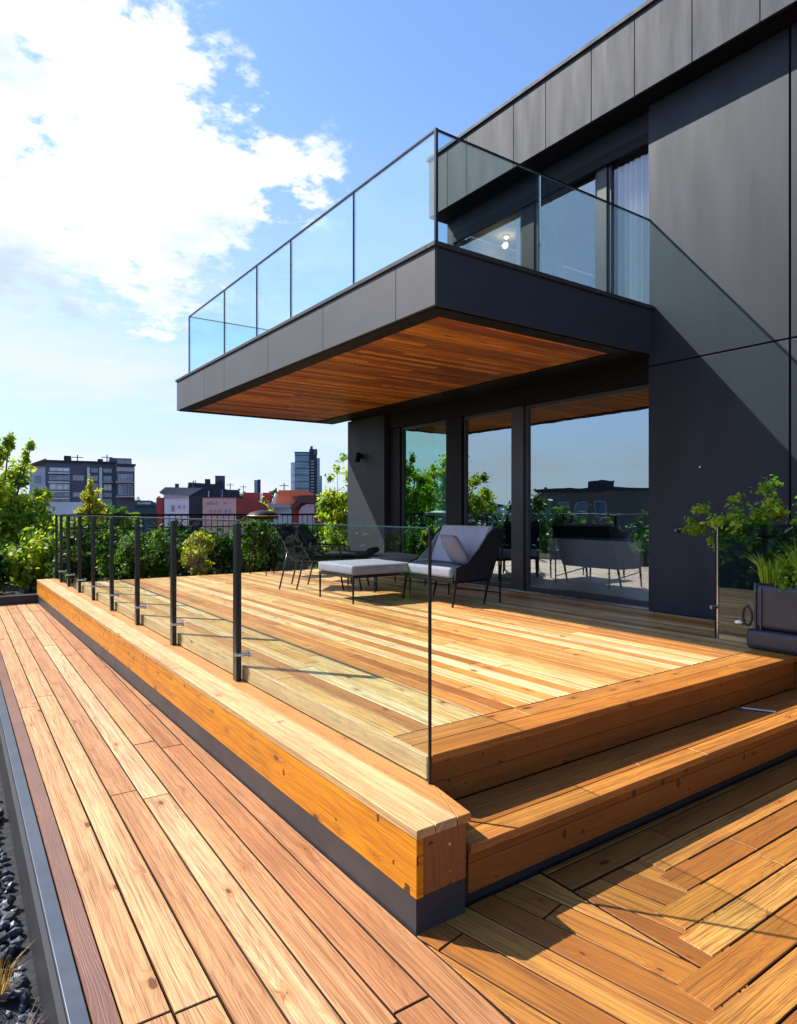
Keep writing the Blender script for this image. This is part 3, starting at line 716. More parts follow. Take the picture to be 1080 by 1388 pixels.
# ================================================================ FOLIAGE
def leaves(name, mat, clumps, n, size, seed=1, up=.3, cval=None, parent=None, spread=1.0):
    """many folded leaves scattered in clumps; clumps = [(x,y,z,rx,ry,rz,weight)]"""
    g = np.random.default_rng(seed); cl_ = np.array(clumps, float)
    wgt = cl_[:, 6] / cl_[:, 6].sum(); idx = g.choice(len(cl_), n, p=wgt)
    dirs = g.normal(size=(n, 3)); dirs /= np.linalg.norm(dirs, axis=1)[:, None]
    rad = np.minimum(np.abs(g.normal(size=n)) * .60 + .12, 1.4)
    pos = cl_[idx, :3] + dirs * rad[:, None] * cl_[idx, 3:6]
    s = size * g.uniform(.6, 1.35, n)
    nrm = dirs * .7 + g.normal(size=(n, 3)) * .6; nrm[:, 2] += up; nrm /= np.linalg.norm(nrm, axis=1)[:, None]
    a = g.normal(size=(n, 3)); a[:, 2] -= .3; a -= (a * nrm).sum(1)[:, None] * nrm; a /= np.linalg.norm(a, axis=1)[:, None]
    bb = np.cross(nrm, a)
    V = np.empty((n, 6, 3))
    V[:, 0] = pos - a * s[:, None]; V[:, 3] = pos + a * s[:, None]
    wv = s[:, None] * .5
    V[:, 1] = pos - a * s[:, None] * .3 - bb * wv + nrm * wv * .3; V[:, 2] = pos + a * s[:, None] * .35 - bb * wv * .9 + nrm * wv * .3
    V[:, 5] = pos - a * s[:, None] * .3 + bb * wv + nrm * wv * .3; V[:, 4] = pos + a * s[:, None] * .35 + bb * wv * .9 + nrm * wv * .3
    Vf = V.reshape(-1, 3); base = (np.arange(n) * 6)[:, None]
    F = np.concatenate([base + np.array([0, 1, 2, 3]), base + np.array([0, 3, 4, 5])], 1).reshape(-1, 4)
    me = bpy.data.meshes.new(name); me.vertices.add(len(Vf)); me.vertices.foreach_set('co', Vf.ravel())
    me.loops.add(F.size); me.loops.foreach_set('vertex_index', F.ravel())
    me.polygons.add(len(F)); me.polygons.foreach_set('loop_start', np.arange(0, F.size, 4))
    me.update(calc_edges=True); me.validate()
    ctone = g.uniform(0, 1, len(cl_))
    r = np.clip(ctone[idx] * .45 + g.random(n) * .55 + (g.random(n) > .93) * .3, 0, 1)
    at = me.attributes.new('board', 'FLOAT_VECTOR', 'FACE')
    vals = np.zeros((n, 3)); vals[:, 0] = r; vals = np.repeat(vals, 2, 0)
    at.data.foreach_set('vector', vals.ravel().astype(np.float32)); me.materials.append(mat)
    o = bpy.data.objects.new(name, me); COL.objects.link(o)
    if parent: o.parent = parent
    return o
def blob(c, r, n, cr, seed, flat_=1.0):
    g = np.random.default_rng(seed); out = []
    for k in range(n):
        dd = g.normal(size=3); dd /= np.linalg.norm(dd); q = g.random() ** .4
        s = cr * g.uniform(.6, 1.3)
        out.append((c[0] + dd[0] * r[0] * q, c[1] + dd[1] * r[1] * q, c[2] + dd[2] * r[2] * q, s, s, s * flat_, s ** 2))
    return out
def tree(name, loc, crown_c, r, ncl, cr, nl, lsz, mat, seed, label, cat='tree', trunk_r=.06, extra=None, group=None):
    """trunk with limbs reaching the clumps; local coordinates relative to loc"""
    root = empty(name, loc, label, cat, group)
    cls = blob(crown_c, r, ncl, cr, seed) + (extra or [])
    tb_ = MB(); g = random.Random(seed)
    top = Vector((crown_c[0], crown_c[1], crown_c[2] + r[2] * .5))
    tb_.tube([(0, 0, 0), (top.x * .3 + .03, top.y * .3, top.z * .35), (top.x * .6, top.y * .6, top.z * .7), top], [trunk_r, trunk_r * .8, trunk_r * .55, trunk_r * .2], 8)
    for c_ in g.sample(cls, min(len(cls), 40)):
        h = g.uniform(.2, .8); s0 = Vector((top.x * h, top.y * h, top.z * h)); e_ = Vector(c_[:3]); mid = (s0 + e_) / 2 + Vector((0, 0, -.08))
        tb_.tube([s0, mid, e_], [trunk_r * .4, trunk_r * .25, trunk_r * .1], 6)
    tb_.build('trunk', M_bark, root, smooth=True)
    leaves('crown', mat, cls, nl, lsz, seed, parent=root)
    return root

# left tree and its neighbours
ex = [(.20, 0, 3.05, .10, .10, .22, .05), (.0, 0, 2.8, .18, .18, .25, .10), (-.25, .1, 3.2, .09, .09, .22, .03), (.52, 0, 2.75, .08, .08, .2, .03), (.62, 0, 3.0, .07, .07, .12, .02)]
tree('leafy_tree', (1.15, 16.6, .03), (0, 0, 1.35), (1.3, 1.0, 1.4), 110, .21, 24000, .055, L_tree, 11, 'large green and yellow leafed tree left of the terrace railing', trunk_r=.09, extra=ex)
tree('leafy_tree', (-1.6, 17.6, .03), (0, 0, 1.9), (1.5, 1.2, 1.6), 90, .25, 13000, .065, L_tree, 12, 'leafy tree at the left edge of the photo, mostly out of frame', trunk_r=.1)
x, y = px2w(122, 15.2); tree('yellow_tree', (x, y, .03), (0, 0, 1.45), (.33, .3, .70), 30, .11, 3400, .042, L_yel, 13, 'small yellow leaved conical tree behind the left end of the railing', trunk_r=.03, extra=[(0, 0, 2.15, .06, .06, .18, .02), (0, 0, 1.95, .12, .12, .15, .03)])
# low bushes seen at the foot of the big tree
tree('dark_bush', (.2, 14.3, .03), (0, 0, .45), (.9, .5, .5), 22, .26, 6500, .06, L_dark, 14, 'dark green bush at the foot of the big left tree', 'bush', .03)
tree('dark_bush', (1.55, 14.6, .03), (0, 0, .55), (.55, .4, .6), 18, .24, 5000, .06, L_tree, 15, 'green bush between the walkway end and the railing', 'bush', .03)
# hedge behind the rear railing
hcl = []
for k in range(95):
    x = random.uniform(2.0, 8.4); hcl.append((x, 13.75 + random.uniform(-.45, .5), random.uniform(.2, 1.12 + .1 * math.sin(x * 3)), .28, .26, .28, .08))
root = empty('hedge', (5, 13.75, .04), 'dense dark green hedge filling the view behind the rear railing', 'hedge')
hc = leaves('foliage', L_dark, [(a - 5, b_ - 13.75, c_ - .04, *r_) for a, b_, c_, *r_ in hcl], 30000, .055, 21, parent=root)
for k in range(14): x = -3 + k * .46; tb_ = MB(); tb_.tube([(x, 0, 0), (x + .05, .05, .6), (x - .04, 0, 1.0)], [.025, .018, .008], 6); tb_.build('stem', M_bark, root)
for i, (px, dep, top, rad, mt, lb) in enumerate(((268, 11.9, 1.22, .26, L_yel, 'yellow leaved shrub in front of the hedge, left of the barbecue'),
        (190, 11.6, 1.15, .38, L_mid, 'fresh green shrub in the rear bed behind the second row of posts'),
        (225, 12.2, 1.2, .36, L_mid, 'mid green shrub left of the yellow leaved shrub'),
        (345, 12.6, 1.42, .40, L_mid, 'bright green shrub behind the barbecue stand'),
        (300, 12.5, 1.1, .3, L_dark, 'dark green shrub between the yellow shrub and the barbecue'),
        (150, 11.9, 1.3, .32, L_mid, 'olive green shrub close behind the far railing posts'),
        (462, 12.8, 1.12, .28, L_lime, 'lime green bush beside the grey house wall'))):
    x, y = px2w(px, dep); y = max(y, 11.45)
    tree('shrub', (x, y, .28), (0, 0, (top - .28) * .55), (rad, rad * .8, (top - .28) * .5), 26, rad * .36, 2800, .038, mt, 30 + i, lb, 'shrub', .018, group='shrubs in the bed behind the deck')
x, y = px2w(458, 14.6)
tree('garden_tree', (x, y, .03), (.05, 0, 1.35), (.42, .5, .78), 60, .14, 7000, .045, L_tree, 51, 'leafy young tree with airy top shoots beside the house wall', trunk_r=.035,
     extra=[(-.02, 0, 2.50, .16, .1, .16, .008), (.16, 0, 2.75, .12, .08, .18, .008), (-.15, .1, 2.3, .12, .06, .2, .008), (.3, 0, 2.3, .16, .14, .2, .04), (-.32, 0, 1.7, .2, .2, .24, .05)])
# trees on the west side of the roof, mirrored in the windows
for i, (x, y, h, mt) in enumerate(((-3.6, 5.2, 1.3, L_dark), (-3.4, 8.0, 1.4, L_mid), (-3.6, 10.6, 1.35, L_dark), (-3.2, 15.5, 2.2, L_dark), (-3.9, 2.2, 1.3, L_mid))):
    tree('roof_garden_tree', (x, y, -.28), (0, 0, h * .55), (1.3, 1.3, h * .5), 22, .42, 3000, .10, mt, 60 + i, ['low dark tree mirrored in the big sliding door', 'low olive tree mirrored behind the armchair', 'low dark tree mirrored in the narrow door', 'taller dark tree mirrored in the teal door', 'olive tree mirrored at the right of the big door'][i], trunk_r=.05)

# dry grass tufts in the gravel
for i, (x, y, h) in enumerate(((.20, 2.95, .20), (.23, 2.55, .17), (.12, 3.6, .16), (.18, 4.6, .18), (.2, 2.15, .12))):
    gb = MB(); g = random.Random(i)
    for k in range(46):
        a = g.uniform(0, 6.28); l = h * g.uniform(.5, 1.1); lean = g.uniform(.1, .9)
        d1 = Vector((math.cos(a), math.sin(a), 0)); p0 = d1 * g.uniform(0, .03); side = Vector((-d1.y, d1.x, 0)) * .0022
        p1 = p0 + d1 * l * lean * .35 + Vector((0, 0, l * .6)); p2 = p0 + d1 * l * lean + Vector((0, 0, l * (1 - lean * .3)))
        at = (g.random(), .5, .5); gb.face([p0 - side, p0 + side, p1 + side, p1 - side], None, at); gb.face([p1 - side, p1 + side, p2], None, at)
    o = gb.build('grass_tuft', L_grass); o.location = (x, y, -.28)
    tag(o, ['russet grass tuft in the gravel, the tallest one by the kerb', 'dry grass tuft in the gravel, nearer than the tallest', 'small dry tuft beyond the tallest grass tuft', 'farthest dry tuft in the gravel strip', 'shortest dry tuft, nearest in the gravel'][i], 'grass tuft', 'grass tufts in the gravel')

# ---------------------------------------------------------------- planter at the right edge
pt = empty('planter', (5.62, 2.2, .5), 'charcoal metal planter with a chrome trimmed window at the right end of the steps', 'planter')
b = MB(); b.box(5.31, 5.95, 1.65, 2.72, .502, .66); child(b, 'base', M_planter, pt, bevel=.04, seg=5)
b = MB(); b.box(5.34, 5.93, 2.20, 2.68, .662, 1.02); child(b, 'body', M_planter, pt, bevel=.045, seg=5)
b = MB(); b.box(5.34, 5.93, 1.66, 2.19, .662, .70); b.box(5.60, 5.93, 1.66, 2.19, .702, 1.02); b.box(5.34, 5.5985, 1.66, 2.19, .985, 1.02); child(b, 'body', M_planter, pt, bevel=.006)
b = MB(); b.box(5.345, 5.353, 1.68, 2.185, .703, .983); child(b, 'window', glassmat('planter_glass', (.6, .7, .7), .10, .8), pt)
for (a, c, z1) in ((2.187, 2.198, 1.03), (2.642, 2.654, 1.03), (2.60, 2.609, 1.0)): child(MB().box(5.327, 5.338, a, c, .665, z1), 'trim', M_trim, pt)
c = MB(); c.tube([(5.315, 2.70 + .035 * math.cos(a), .76 + .075 * math.sin(a)) for a in np.linspace(0, 6.283, 25)], .010, 8, cap=False); child(c, 'ring_handle', M_post, pt, smooth=True)
c = MB(); c.tube([(5.34, 2.73, .70), (5.32, 2.80, .70)], [.022, .03], 14); child(c, 'spout', M_steel, pt, smooth=True)
b = MB(); b.box(5.36, 5.91, 1.68, 2.64, 1.022, 1.03); child(b, 'soil', M_soil, pt)
def blades(name, root_loc, n, h, spread, mat, seed, label, cat, wd=.006, lean=.6):
    gb = MB(); g = random.Random(seed)
    for k in range(n):
        a = g.uniform(0, 6.28); rr_ = spread * math.sqrt(g.random()); l = h * g.uniform(.5, 1.1); ln = g.uniform(0, lean)
        p0 = Vector((math.cos(a) * rr_, math.sin(a) * rr_, 0)); d1 = Vector((math.cos(a + g.uniform(-.6, .6)), math.sin(a + g.uniform(-.6, .6)), 0))
        b_ = g.uniform(0, 3.14); side = Vector((math.cos(b_), math.sin(b_), 0)) * wd
        p1 = p0 + d1 * l * ln * .3 + Vector((0, 0, l * .6)); p2 = p0 + d1 * l * ln + Vector((0, 0, l))
        at = (g.random(), .5, .5); gb.face([p0 - side * .6, p0 + side * .6, p1 + side, p1 - side], None, at); gb.face([p1 - side, p1 + side, p2], None, at)
    o = gb.build(name, mat); o.location = root_loc; return tag(o, label, cat)
blades('spiky_plant', (5.44, 2.56, 1.03), 120, .24, .09, L_vine, 5, 'narrow leaved green plant at the left end of the planter', 'plant', .006, .8)
blades('spiky_plant', (5.50, 2.22, 1.03), 300, .33, .18, L_vine, 6, 'tall spiky green plant in the middle of the planter', 'plant', .007, .5)
blades('rosemary_plant', (5.62, 2.30, 1.03), 220, .34, .16, L_lime, 7, 'dark narrow leaved plant behind the spiky planter plants', 'plant', .006, .6)
lv = empty('succulent_plant', (5.42, 2.33, 1.03), 'low round leaved light green plant spilling over the planter rim', 'plant')
leaves('foliage', L_vine, [(0, 0, .07, .10, .14, .09, 1), (.02, .16, .10, .09, .10, .10, .8), (.05, -.15, .10, .08, .12, .10, 1), (-.06, .12, .0, .04, .06, .05, .3), (.08, .05, .2, .1, .14, .08, .8)], 1500, .017, 71, parent=lv)
tb_ = MB(); tb_.tube([(0, 0, 0), (0, 0, .06)], .006, 6); tb_.build('stem', M_bark, lv)
lv = empty('flowering_plant', (5.40, 2.12, 1.03), 'yellow blossoms at the front of the planter', 'plant')
leaves('blossom', L_flow, [(-.03, .06, .06, .05, .09, .045, 1), (0, -.12, .05, .05, .08, .04, 1)], 900, .016, 72, parent=lv)
tb_ = MB(); tb_.tube([(0, 0, 0), (0, 0, .05)], .006, 6); tb_.build('stem', M_bark, lv)
# small spreading tree growing from the planter
sp = empty('small_tree', (5.60, 2.36, 1.02), 'small spreading tree with flat green crown growing out of the planter', 'tree')
S0 = Vector((0, 0, 0))
tr = MB(); fork = Vector((-.02, .12, .36))
tr.tube([(0, 0, 0), (-.01, .06, .18), fork], [.010, .008, .007], 8)
scl = []
g = random.Random(4)
for (dx, dy, dz, s) in ((0, .90, .42, .10), (-.02, .78, .47, .11), (0, .66, .43, .11), (-.03, .56, .50, .13), (.02, .46, .45, .12), (.0, .30, .50, .13), (0, .20, .56, .12), (.05, .16, .46, .12), (0, .05, .50, .13), (0, -.05, .44, .11), (0, -.2, .40, .07), (0, -.35, .42, .08), (0, -.5, .46, .12), (0, .35, .36, .06), (0, .27, .31, .05), (.1, -.62, .44, .14), (.0, .70, .36, .07), (.05, .6, .4, .09)):
    dz = .40 + (dz - .40) * 1.9; dy = dy * 1.07; e_ = Vector((dx, dy, dz)); tr.tube([fork, (fork + e_) / 2 + Vector((0, 0, -.02)), e_], [.006, .004, .002], 6)
    scl += [(dx + g.uniform(-s, s) * .8, dy + g.uniform(-s, s), dz + g.uniform(-s, s) * .9, s * .62, s * .62, s * .5, s * s) for _ in range(4)]
tr.build('trunk', M_bark, sp, smooth=True)
leaves('crown', L_vine, scl, 3400, .023, 73, parent=sp)

# ================================================================ FURNITURE
def slat_box(mb, x0, x1, y0, y1, z0, z1): return mb.box(x0, x1, y0, y1, z0, z1)
def footstool(loc, L, Wd, label, flatc=False):
    root = empty('footstool', loc, label, 'footstool', 'upholstered footstools')
    b = MB(); h = .33
    b.box(0, L, 0, .03, h - .03, h); b.box(0, L, Wd - .03, Wd, h - .03, h); b.box(0, .03, .031, Wd - .031, h - .03, h); b.box(L - .03, L, .031, Wd - .031, h - .03, h)
    b.box(.031, L - .031, .031, Wd - .031, h - .012, h - .003)
    b.build('frame', M_sling, root, bevel=.003)
    for x in (.015, L - .015):
        for y in (.015, Wd - .015):
            l = MB(); l.tube([(x, y, h - .03), (x, y, 0)], [.015, .011], 8); l.build('leg', M_sling, root)
    c = MB(); c.box(-.01, L + .01, -.01, Wd + .01, h + .006, h + .125); o = c.build('cushion', M_cush, root, bevel=.032, smooth=True, seg=4)
    p = MB(); z = h + .112
    p.tube([(.0, -.006, z), (L, -.006, z), (L + .006, Wd, z), (0, Wd + .006, z), (-.004, 0, z)], .0045, 6); q = p.build('piping', M_cushl, o)
    return root
footstool((4.02, 6.63, .5), .86, .84, 'grey cushioned footstool on black legs in front of the armchair')
footstool((5.0, 7.62, .5), .88, .80, 'grey cushioned footstool standing farther back, beyond the front footstool')

def loft(mb, A, B, th, att=(.5, .5, .5)):
    """slab between two lists of 3-D points, thickened along the normal"""
    A = [Vector(p) for p in A]; B = [Vector(p) for p in B]
    n = len(A)
    N = []
    for i in range(n):
        t = A[min(i + 1, n - 1)] - A[max(i - 1, 0)]; s = B[i] - A[i]; N.append(t.cross(s).normalized() * th)
    for i in range(n - 1):
        mb.face([A[i], A[i + 1], B[i + 1], B[i]], None, att)
        mb.face([B[i] + N[i], B[i + 1] + N[i + 1], A[i + 1] + N[i + 1], A[i] + N[i]], None, att)
        mb.face([A[i] + N[i], A[i + 1] + N[i + 1], A[i + 1], A[i]], None, att); mb.face([B[i], B[i + 1], B[i + 1] + N[i + 1], B[i] + N[i]], None, att)
    mb.face([A[0], B[0], B[0] + N[0], A[0] + N[0]], None, att); mb.face([A[-1] + N[-1], B[-1] + N[-1], B[-1], A[-1]], None, att)

# wing armchair, faces -x
ac = empty('armchair', (5.2, 6.25, .5), 'wing armchair with pale grey cushions and black woven sides by the door', 'armchair')
Wd = .48
prof_b = [(.13, .30), (.20, .48), (.30, .68), (.40, .885)]    # back line (x, z)
b = MB(); loft(b, [(x, -Wd, z) for x, z in prof_b], [(x, Wd, z) for x, z in prof_b], -.03); b.build('back_shell', M_sling, ac, bevel=.006)
for s in (-1, 1):
    w_ = MB(); y = s * Wd
    # wing: outline polygon extruded
    outl = [(-.36, .30), (-.34, .44), (-.16, .50), (.02, .66), (.17, .84), (.26, .885), (.43, .885), (.30, .55), (.20, .30)]
    th = .022 * s
    w_.face([(x, y, z) for x, z in outl]); w_.face([(x, y + th, z) for x, z in outl][::-1])
    for i in range(len(outl)):
        j = (i + 1) % len(outl); w_.face([(outl[i][0], y, outl[i][1]), (outl[i][0], y + th, outl[i][1]), (outl[j][0], y + th, outl[j][1]), (outl[j][0], y, outl[j][1])])
    w_.build('side_wing', M_sling, ac, bevel=.004)
    iw = MB(); ol2 = [(-.34, .43), (-.16, .485), (.02, .645), (.165, .825), (.25, .87), (.10, .60), (.02, .45), (-.30, .40)]
    y2 = y - s * .004; th2 = -.03 * s
    iw.face([(x, y2, z) for x, z in ol2]); iw.face([(x, y2 + th2, z) for x, z in ol2][::-1])
    for i in range(len(ol2)):
        j = (i + 1) % len(ol2); iw.face([(ol2[i][0], y2, ol2[i][1]), (ol2[i][0], y2 + th2, ol2[i][1]), (ol2[j][0], y2 + th2, ol2[j][1]), (ol2[j][0], y2, ol2[j][1])])
    iw.build('wing_padding', M_cush, ac, bevel=.008, smooth=False)
    for (p0, p1) in (((-.33, .30), (-.38, 0)), ((.18, .30), (.10, 0))):
        l = MB(); l.tube([(p0[0], y, p0[1]), (p1[0], y, p1[1])], [.018, .012], 8); l.build('leg', M_black, ac)
    l = MB(); l.tube([(.40, y, .885), (.42, y, .84), (.37, y, .4), (.36, y, 0)], .011, 8); l.tube([(-.33, y, .22), (.36, y, .12)], .008, 6); l.build('rear_support', M_black, ac)
b = MB(); b.box(-.37, .16, -Wd + .005, Wd - .005, .27, .32); b.build('seat_frame', M_black, ac, bevel=.006)
b = MB(); b.box(-.39, .12, -Wd + .03, Wd - .03, .325, .45); b.build('seat_cushion', M_cush, ac, bevel=.035, smooth=True, seg=4)
b = MB(); pb = [(.10, .44), (.17, .60), (.25, .76), (.315, .885)]
loft(b, [(x - .02, -Wd + .04, z) for x, z in pb], [(x - .02, Wd - .04, z) for x, z in pb], .085); b.build('back_cushion', M_cushl, ac, bevel=.022, smooth=True, seg=3)
# throw pillow resting on the seat
pm = MB(); N_ = 10
def pil(u, v, s):
    r_ = (1 - u ** 4) * (1 - v ** 4); return Vector((u * .2, s * .07 * r_ ** .6, v * .2))
Mp = Matrix.Translation((5.06, 6.02, 1.14)) @ Matrix.Rotation(R(75), 4, 'Z') @ Matrix.Rotation(R(-28), 4, 'X')
for s in (-1, 1):
    for i in range(N_):
        for j in range(N_):
            q = [(-1 + 2 * (i + a) / N_, -1 + 2 * (j + c_) / N_) for a, c_ in ((0, 0), (1, 0), (1, 1), (0, 1))]
            pm.face([Mp @ pil(u, v, s) for u, v in q])
tag(pm.build('cushion', M_cush, smooth=True), 'grey loose cushion propped on the wing armchair', 'cushion')

# dark sling lounge chairs, nested, facing the footstool
def sling_chair(loc, rz, label):
    root = empty('lounge_chair', loc, label, 'chair', 'dark sling lounge chairs', rz)
    w2 = .31
    # local: faces +x
    prof = [(-.50, .90), (-.42, .78), (-.32, .60), (-.24, .46), (-.12, .42), (.15, .43), (.45, .445), (.62, .44)]
    b = MB(); loft(b, [(x, -w2 + .02, z) for x, z in prof], [(x, w2 - .02, z) for x, z in prof], -.015); b.build('sling_seat', M_sling, root, smooth=False)
    c = MB(); pc = [(-.46, .86), (-.38, .74), (-.29, .60), (-.22, .50)]
    c2 = [(-.20, .455), (.1, .46), (.45, .475), (.60, .47)]
    loft(c, [(x, -w2 + .04, z) for x, z in pc], [(x, w2 - .04, z) for x, z in pc], .045); loft(c, [(x, -w2 + .04, z) for x, z in c2], [(x, w2 - .04, z) for x, z in c2], .04)
    c.build('pad', flat('slate_pad', (.014, .021, .030), .85, 0, .15) if 'slate_pad' not in MATS else MATS['slate_pad'], root, bevel=.01)
    for s in (-1, 1):
        y = s * w2
        f_ = MB(); f_.tube([(-.54, y, .88), (-.52, y, .915), (-.48, y, .90), (-.40, y, .74), (-.26, y, .46), (-.20, y, .40), (.50, y, .42), (.64, y, .42)], .014, 8)
        f_.build('side_frame', M_post, root, smooth=True)
        l = MB(); l.tube([(-.30, y, .52), (-.36, y, .25), (-.42, y, 0)], .012, 8); l.build('leg', M_post, root, smooth=True)
        l = MB(); l.tube([(.42, y, .42), (.50, y, 0)], .012, 8); l.build('leg', M_post, root, smooth=True)
        a_ = MB(); a_.tube([(-.36, y, .66), (-.2, y, .60), (.12, y, .60), (.20, y, .56), (.22, y, .42)], .012, 8); a_.build('armrest', M_sling, root, smooth=True)
    return root
sling_chair((4.68, 8.32, .5), R(-42), 'dark sling lounge chair on the left, facing the footstools')
sling_chair((4.50, 8.50, .5), R(-42), 'second dark sling chair tucked close behind the left lounge chair')
# rolled towel at the end of the left chair
tw = MB(); tw.tube([(4.98, 7.76, 1.035), (5.26, 8.01, 1.035)], .045, 16); tag(tw.build('rolled_towel', M_sling, smooth=False), 'dark rolled towel lying at the foot end of the left lounge chair', 'towel')

# barbecue with domed lid on thin legs
bx, by = px2w(357, 11.4)
bq = empty('barbecue', (bx, by, .5), 'dark barbecue with shallow domed lid on tall thin legs near the rear edge', 'barbecue')
mb = MB(); seg, rg_ = 24, 8
def dome(i, j):
    a = 2 * math.pi * j / seg; e_ = (math.pi / 2) * i / rg_; return (math.cos(e_) * .27 * math.cos(a), math.cos(e_) * .27 * math.sin(a), 1.02 + .09 * math.sin(e_))
for i in range(rg_):
    for j in range(seg): mb.face([dome(i, j), dome(i, j + 1), dome(i + 1, j + 1), dome(i + 1, j)])
mb.build('lid', M_black, bq, smooth=True)
mb = MB(); mb.tube([(0, 0, 1.016), (0, 0, .98), (0, 0, .95)], [.27, .25, .14], 24); mb.build('bowl', M_black, bq)
mb = MB(); mb.tube([(-.28 * math.cos(a), .28 * math.sin(a), 1.018) for a in np.linspace(0, 6.283, 33)], .007, 6, cap=False); mb.build('rim', M_steel, bq)
for k in range(3):
    a = k * 2.094 + .3; l = MB(); l.tube([(.12 * math.cos(a), .12 * math.sin(a), .92), (.24 * math.cos(a), .24 * math.sin(a), 0)], .010, 8); l.build('leg', M_black, bq)

# ================================================================ CITY
def bmat(name, col): return MATS.get(name) or flat(name, col, .85, 0, .3, .10, .6)
C_slate = bmat('slate_render', (.085, .095, .13)); C_white = bmat('white_render', (.50, .56, .68)); C_pink = bmat('pink_render', (.66, .36, .36))
C_brick = bmat('red_brick', (.26, .05, .045)); C_red = bmat('red_roof_tiles', (.66, .15, .07)); C_dark = bmat('dark_slate_roof', (.03, .037, .055))
C_glassb = flat('tower_glass', (.06, .17, .27), .12, .3, .8, .35, .35); C_pane = flat('city_window_pane', (.10, .16, .24), .1, .2, .9, .5, .7)
C_lpane = flat('bright_window_pane', (.40, .46, .52), .15, .1, .8, .4, .7); C_conc = bmat('pale_concrete', (.34, .33, .36))
C_brown = bmat('brown_roof', (.10, .045, .04)); C_teal = bmat('teal_roof', (.06, .11, .15))
def frame_at(px, depth, yaw=0):
    x, y = px2w(px, depth)
    ang = math.atan2(FY, FX) + R(yaw)          # local +y points away from the camera
    return Matrix.Translation((x, y, 0)) @ Matrix.Rotation(ang - R(90), 4, 'Z')
class Bld:
    """a distant building; u metres to the right in the facade, w depth, z up"""
    def __init__(s, name, pxc, depth, label, cat='building', yaw=0, group='distant city buildings'):
        th = math.atan((540 - pxc) / 894)          # facade squarely across the line of sight
        s.M = frame_at(pxc, depth, math.degrees(th) + yaw); s.d = depth; s.k = depth / 894 * math.cos(th); s.pxc = pxc
        loc = s.M.translation.copy(); loc.z = -9
        s.root = empty(name, tuple(loc), label, cat, group)
        s.root.rotation_euler = (0, 0, s.M.to_euler().z)
    def u(s, px): return (px - s.pxc) * s.k
    def z(s, py): return zof(py, s.d) + 9
    def box(s, name, mat, px0, px1, py0, py1, w0=0, w1=8, parent=None, **kw):
        b = MB(); z1 = s.z(py0); z0 = 0 if py1 is None else s.z(py1)
        b.box(s.u(px0), s.u(px1), w0, w1, z0, z1); return b.build(name, mat, parent or s.root, **kw)
    def win(s, px0, px1, py0, py1, w=0.0, mat=None, mull=1, frame=None):
        b = MB(); u0, u1, z0, z1 = s.u(px0), s.u(px1), s.z(py1), s.z(py0)
        t = .07
        b.box(u0, u1, w - .06, w - .004, z0, z0 + t); b.box(u0, u1, w - .06, w - .004, z1 - t, z1)
        b.box(u0, u0 + t, w - .059, w - .004, z0 + t + .001, z1 - t - .001); b.box(u1 - t, u1, w - .059, w - .004, z0 + t + .001, z1 - t - .001)
        for k in range(mull): uu = u0 + (u1 - u0) * (k + 1) / (mull + 1); b.box(uu - .03, uu + .03, w - .058, w - .004, z0 + t + .001, z1 - t - .001)
        f_ = b.build('window', frame or C_conc, s.root)
        p = MB(); p.box(u0 + t, u1 - t, w - .03, w - .002, z0 + t, z1 - t); p.build('pane', mat or C_pane, f_)
        return f_
    def prism(s, name, mat, prof, w0, w1, parent=None):
        """profile in (px,py), extruded along depth"""
        b = MB(); P0 = [(s.u(a), w0, s.z(c)) for a, c in prof]; P1 = [(s.u(a), w1, s.z(c)) for a, c in prof]
        b.face(P0); b.face(P1[::-1])
        for i in range(len(prof)):
            j = (i + 1) % len(prof); b.face([P0[j], P0[i], P1[i], P1[j]])
        return b.build(name, mat, parent or s.root, bevel=.0, smooth=False)
# apartment block
B = Bld('apartment_block', 122, 62, 'dark grey four storey apartment block with rooftop boxes, left skyline', yaw=0)
B.box('wall', C_slate, 63, 158, 628, None, 0, 9); B.box('wall', C_slate, 158.1, 183, 631, None, -1.2, 9)
B.box('roof', C_dark, 61, 159, 625.5, 628, -.3, 9.2); B.box('roof', C_dark, 157, 184.5, 629, 631, -1.5, 9.2)
B.box('penthouse', C_slate, 149, 181, 618.5, 629, 1.5, 7); B.win(160, 180, 620.5, 627.5, 1.5, C_pane, 3)
B.box('chimney', C_dark, 86.5, 96, 618, 625.4, 1, 3); B.box('chimney', C_dark, 132.5, 140, 621, 625.4, 1, 3)
for (a, c) in ((118, 121.5), (134.5, 138.5)): B.box('pilaster', C_white, a, c, 634, 690, -.25, -.01)
for r_, (p0, p1) in enumerate(((635, 640.5), (645, 652), (656, 665), (668, 674), (677, 689))):
    for (a, c, mt, mu) in ((68, 95, C_lpane if r_ in (0, 2) else C_pane, 2), (99, 114, C_pane, 1), (123, 133, C_pane, 1), (140, 152, C_lpane if r_ == 2 else C_pane, 1)):
        if (a == 99 and r_ not in (1, 3)): continue
        B.win(a, c, p0, p1, 0, mt, mu)
for (p0, p1) in ((643, 652), (656, 671)): B.win(160, 180, p0, p1, -1.2, C_pane, 3)
for p in (653, 672.5): B.box('balcony', C_conc, 157, 182.5, p, p + 2, -2.0, -1.21)
for p in (642, 654, 666.5, 675.5): B.box('balcony', C_white, 67, 95, p, p + 1.6, -.7, -.01)
B.box('balcony', C_conc, 139, 153, 653, 654.5, -.7, -.01)
B.box('band', C_conc, 158.5, 182.8, 633.5, 639, -1.24, -1.201)
B.box('ground_floor', C_white, 65, 112, 681, None, -.3, -.02)
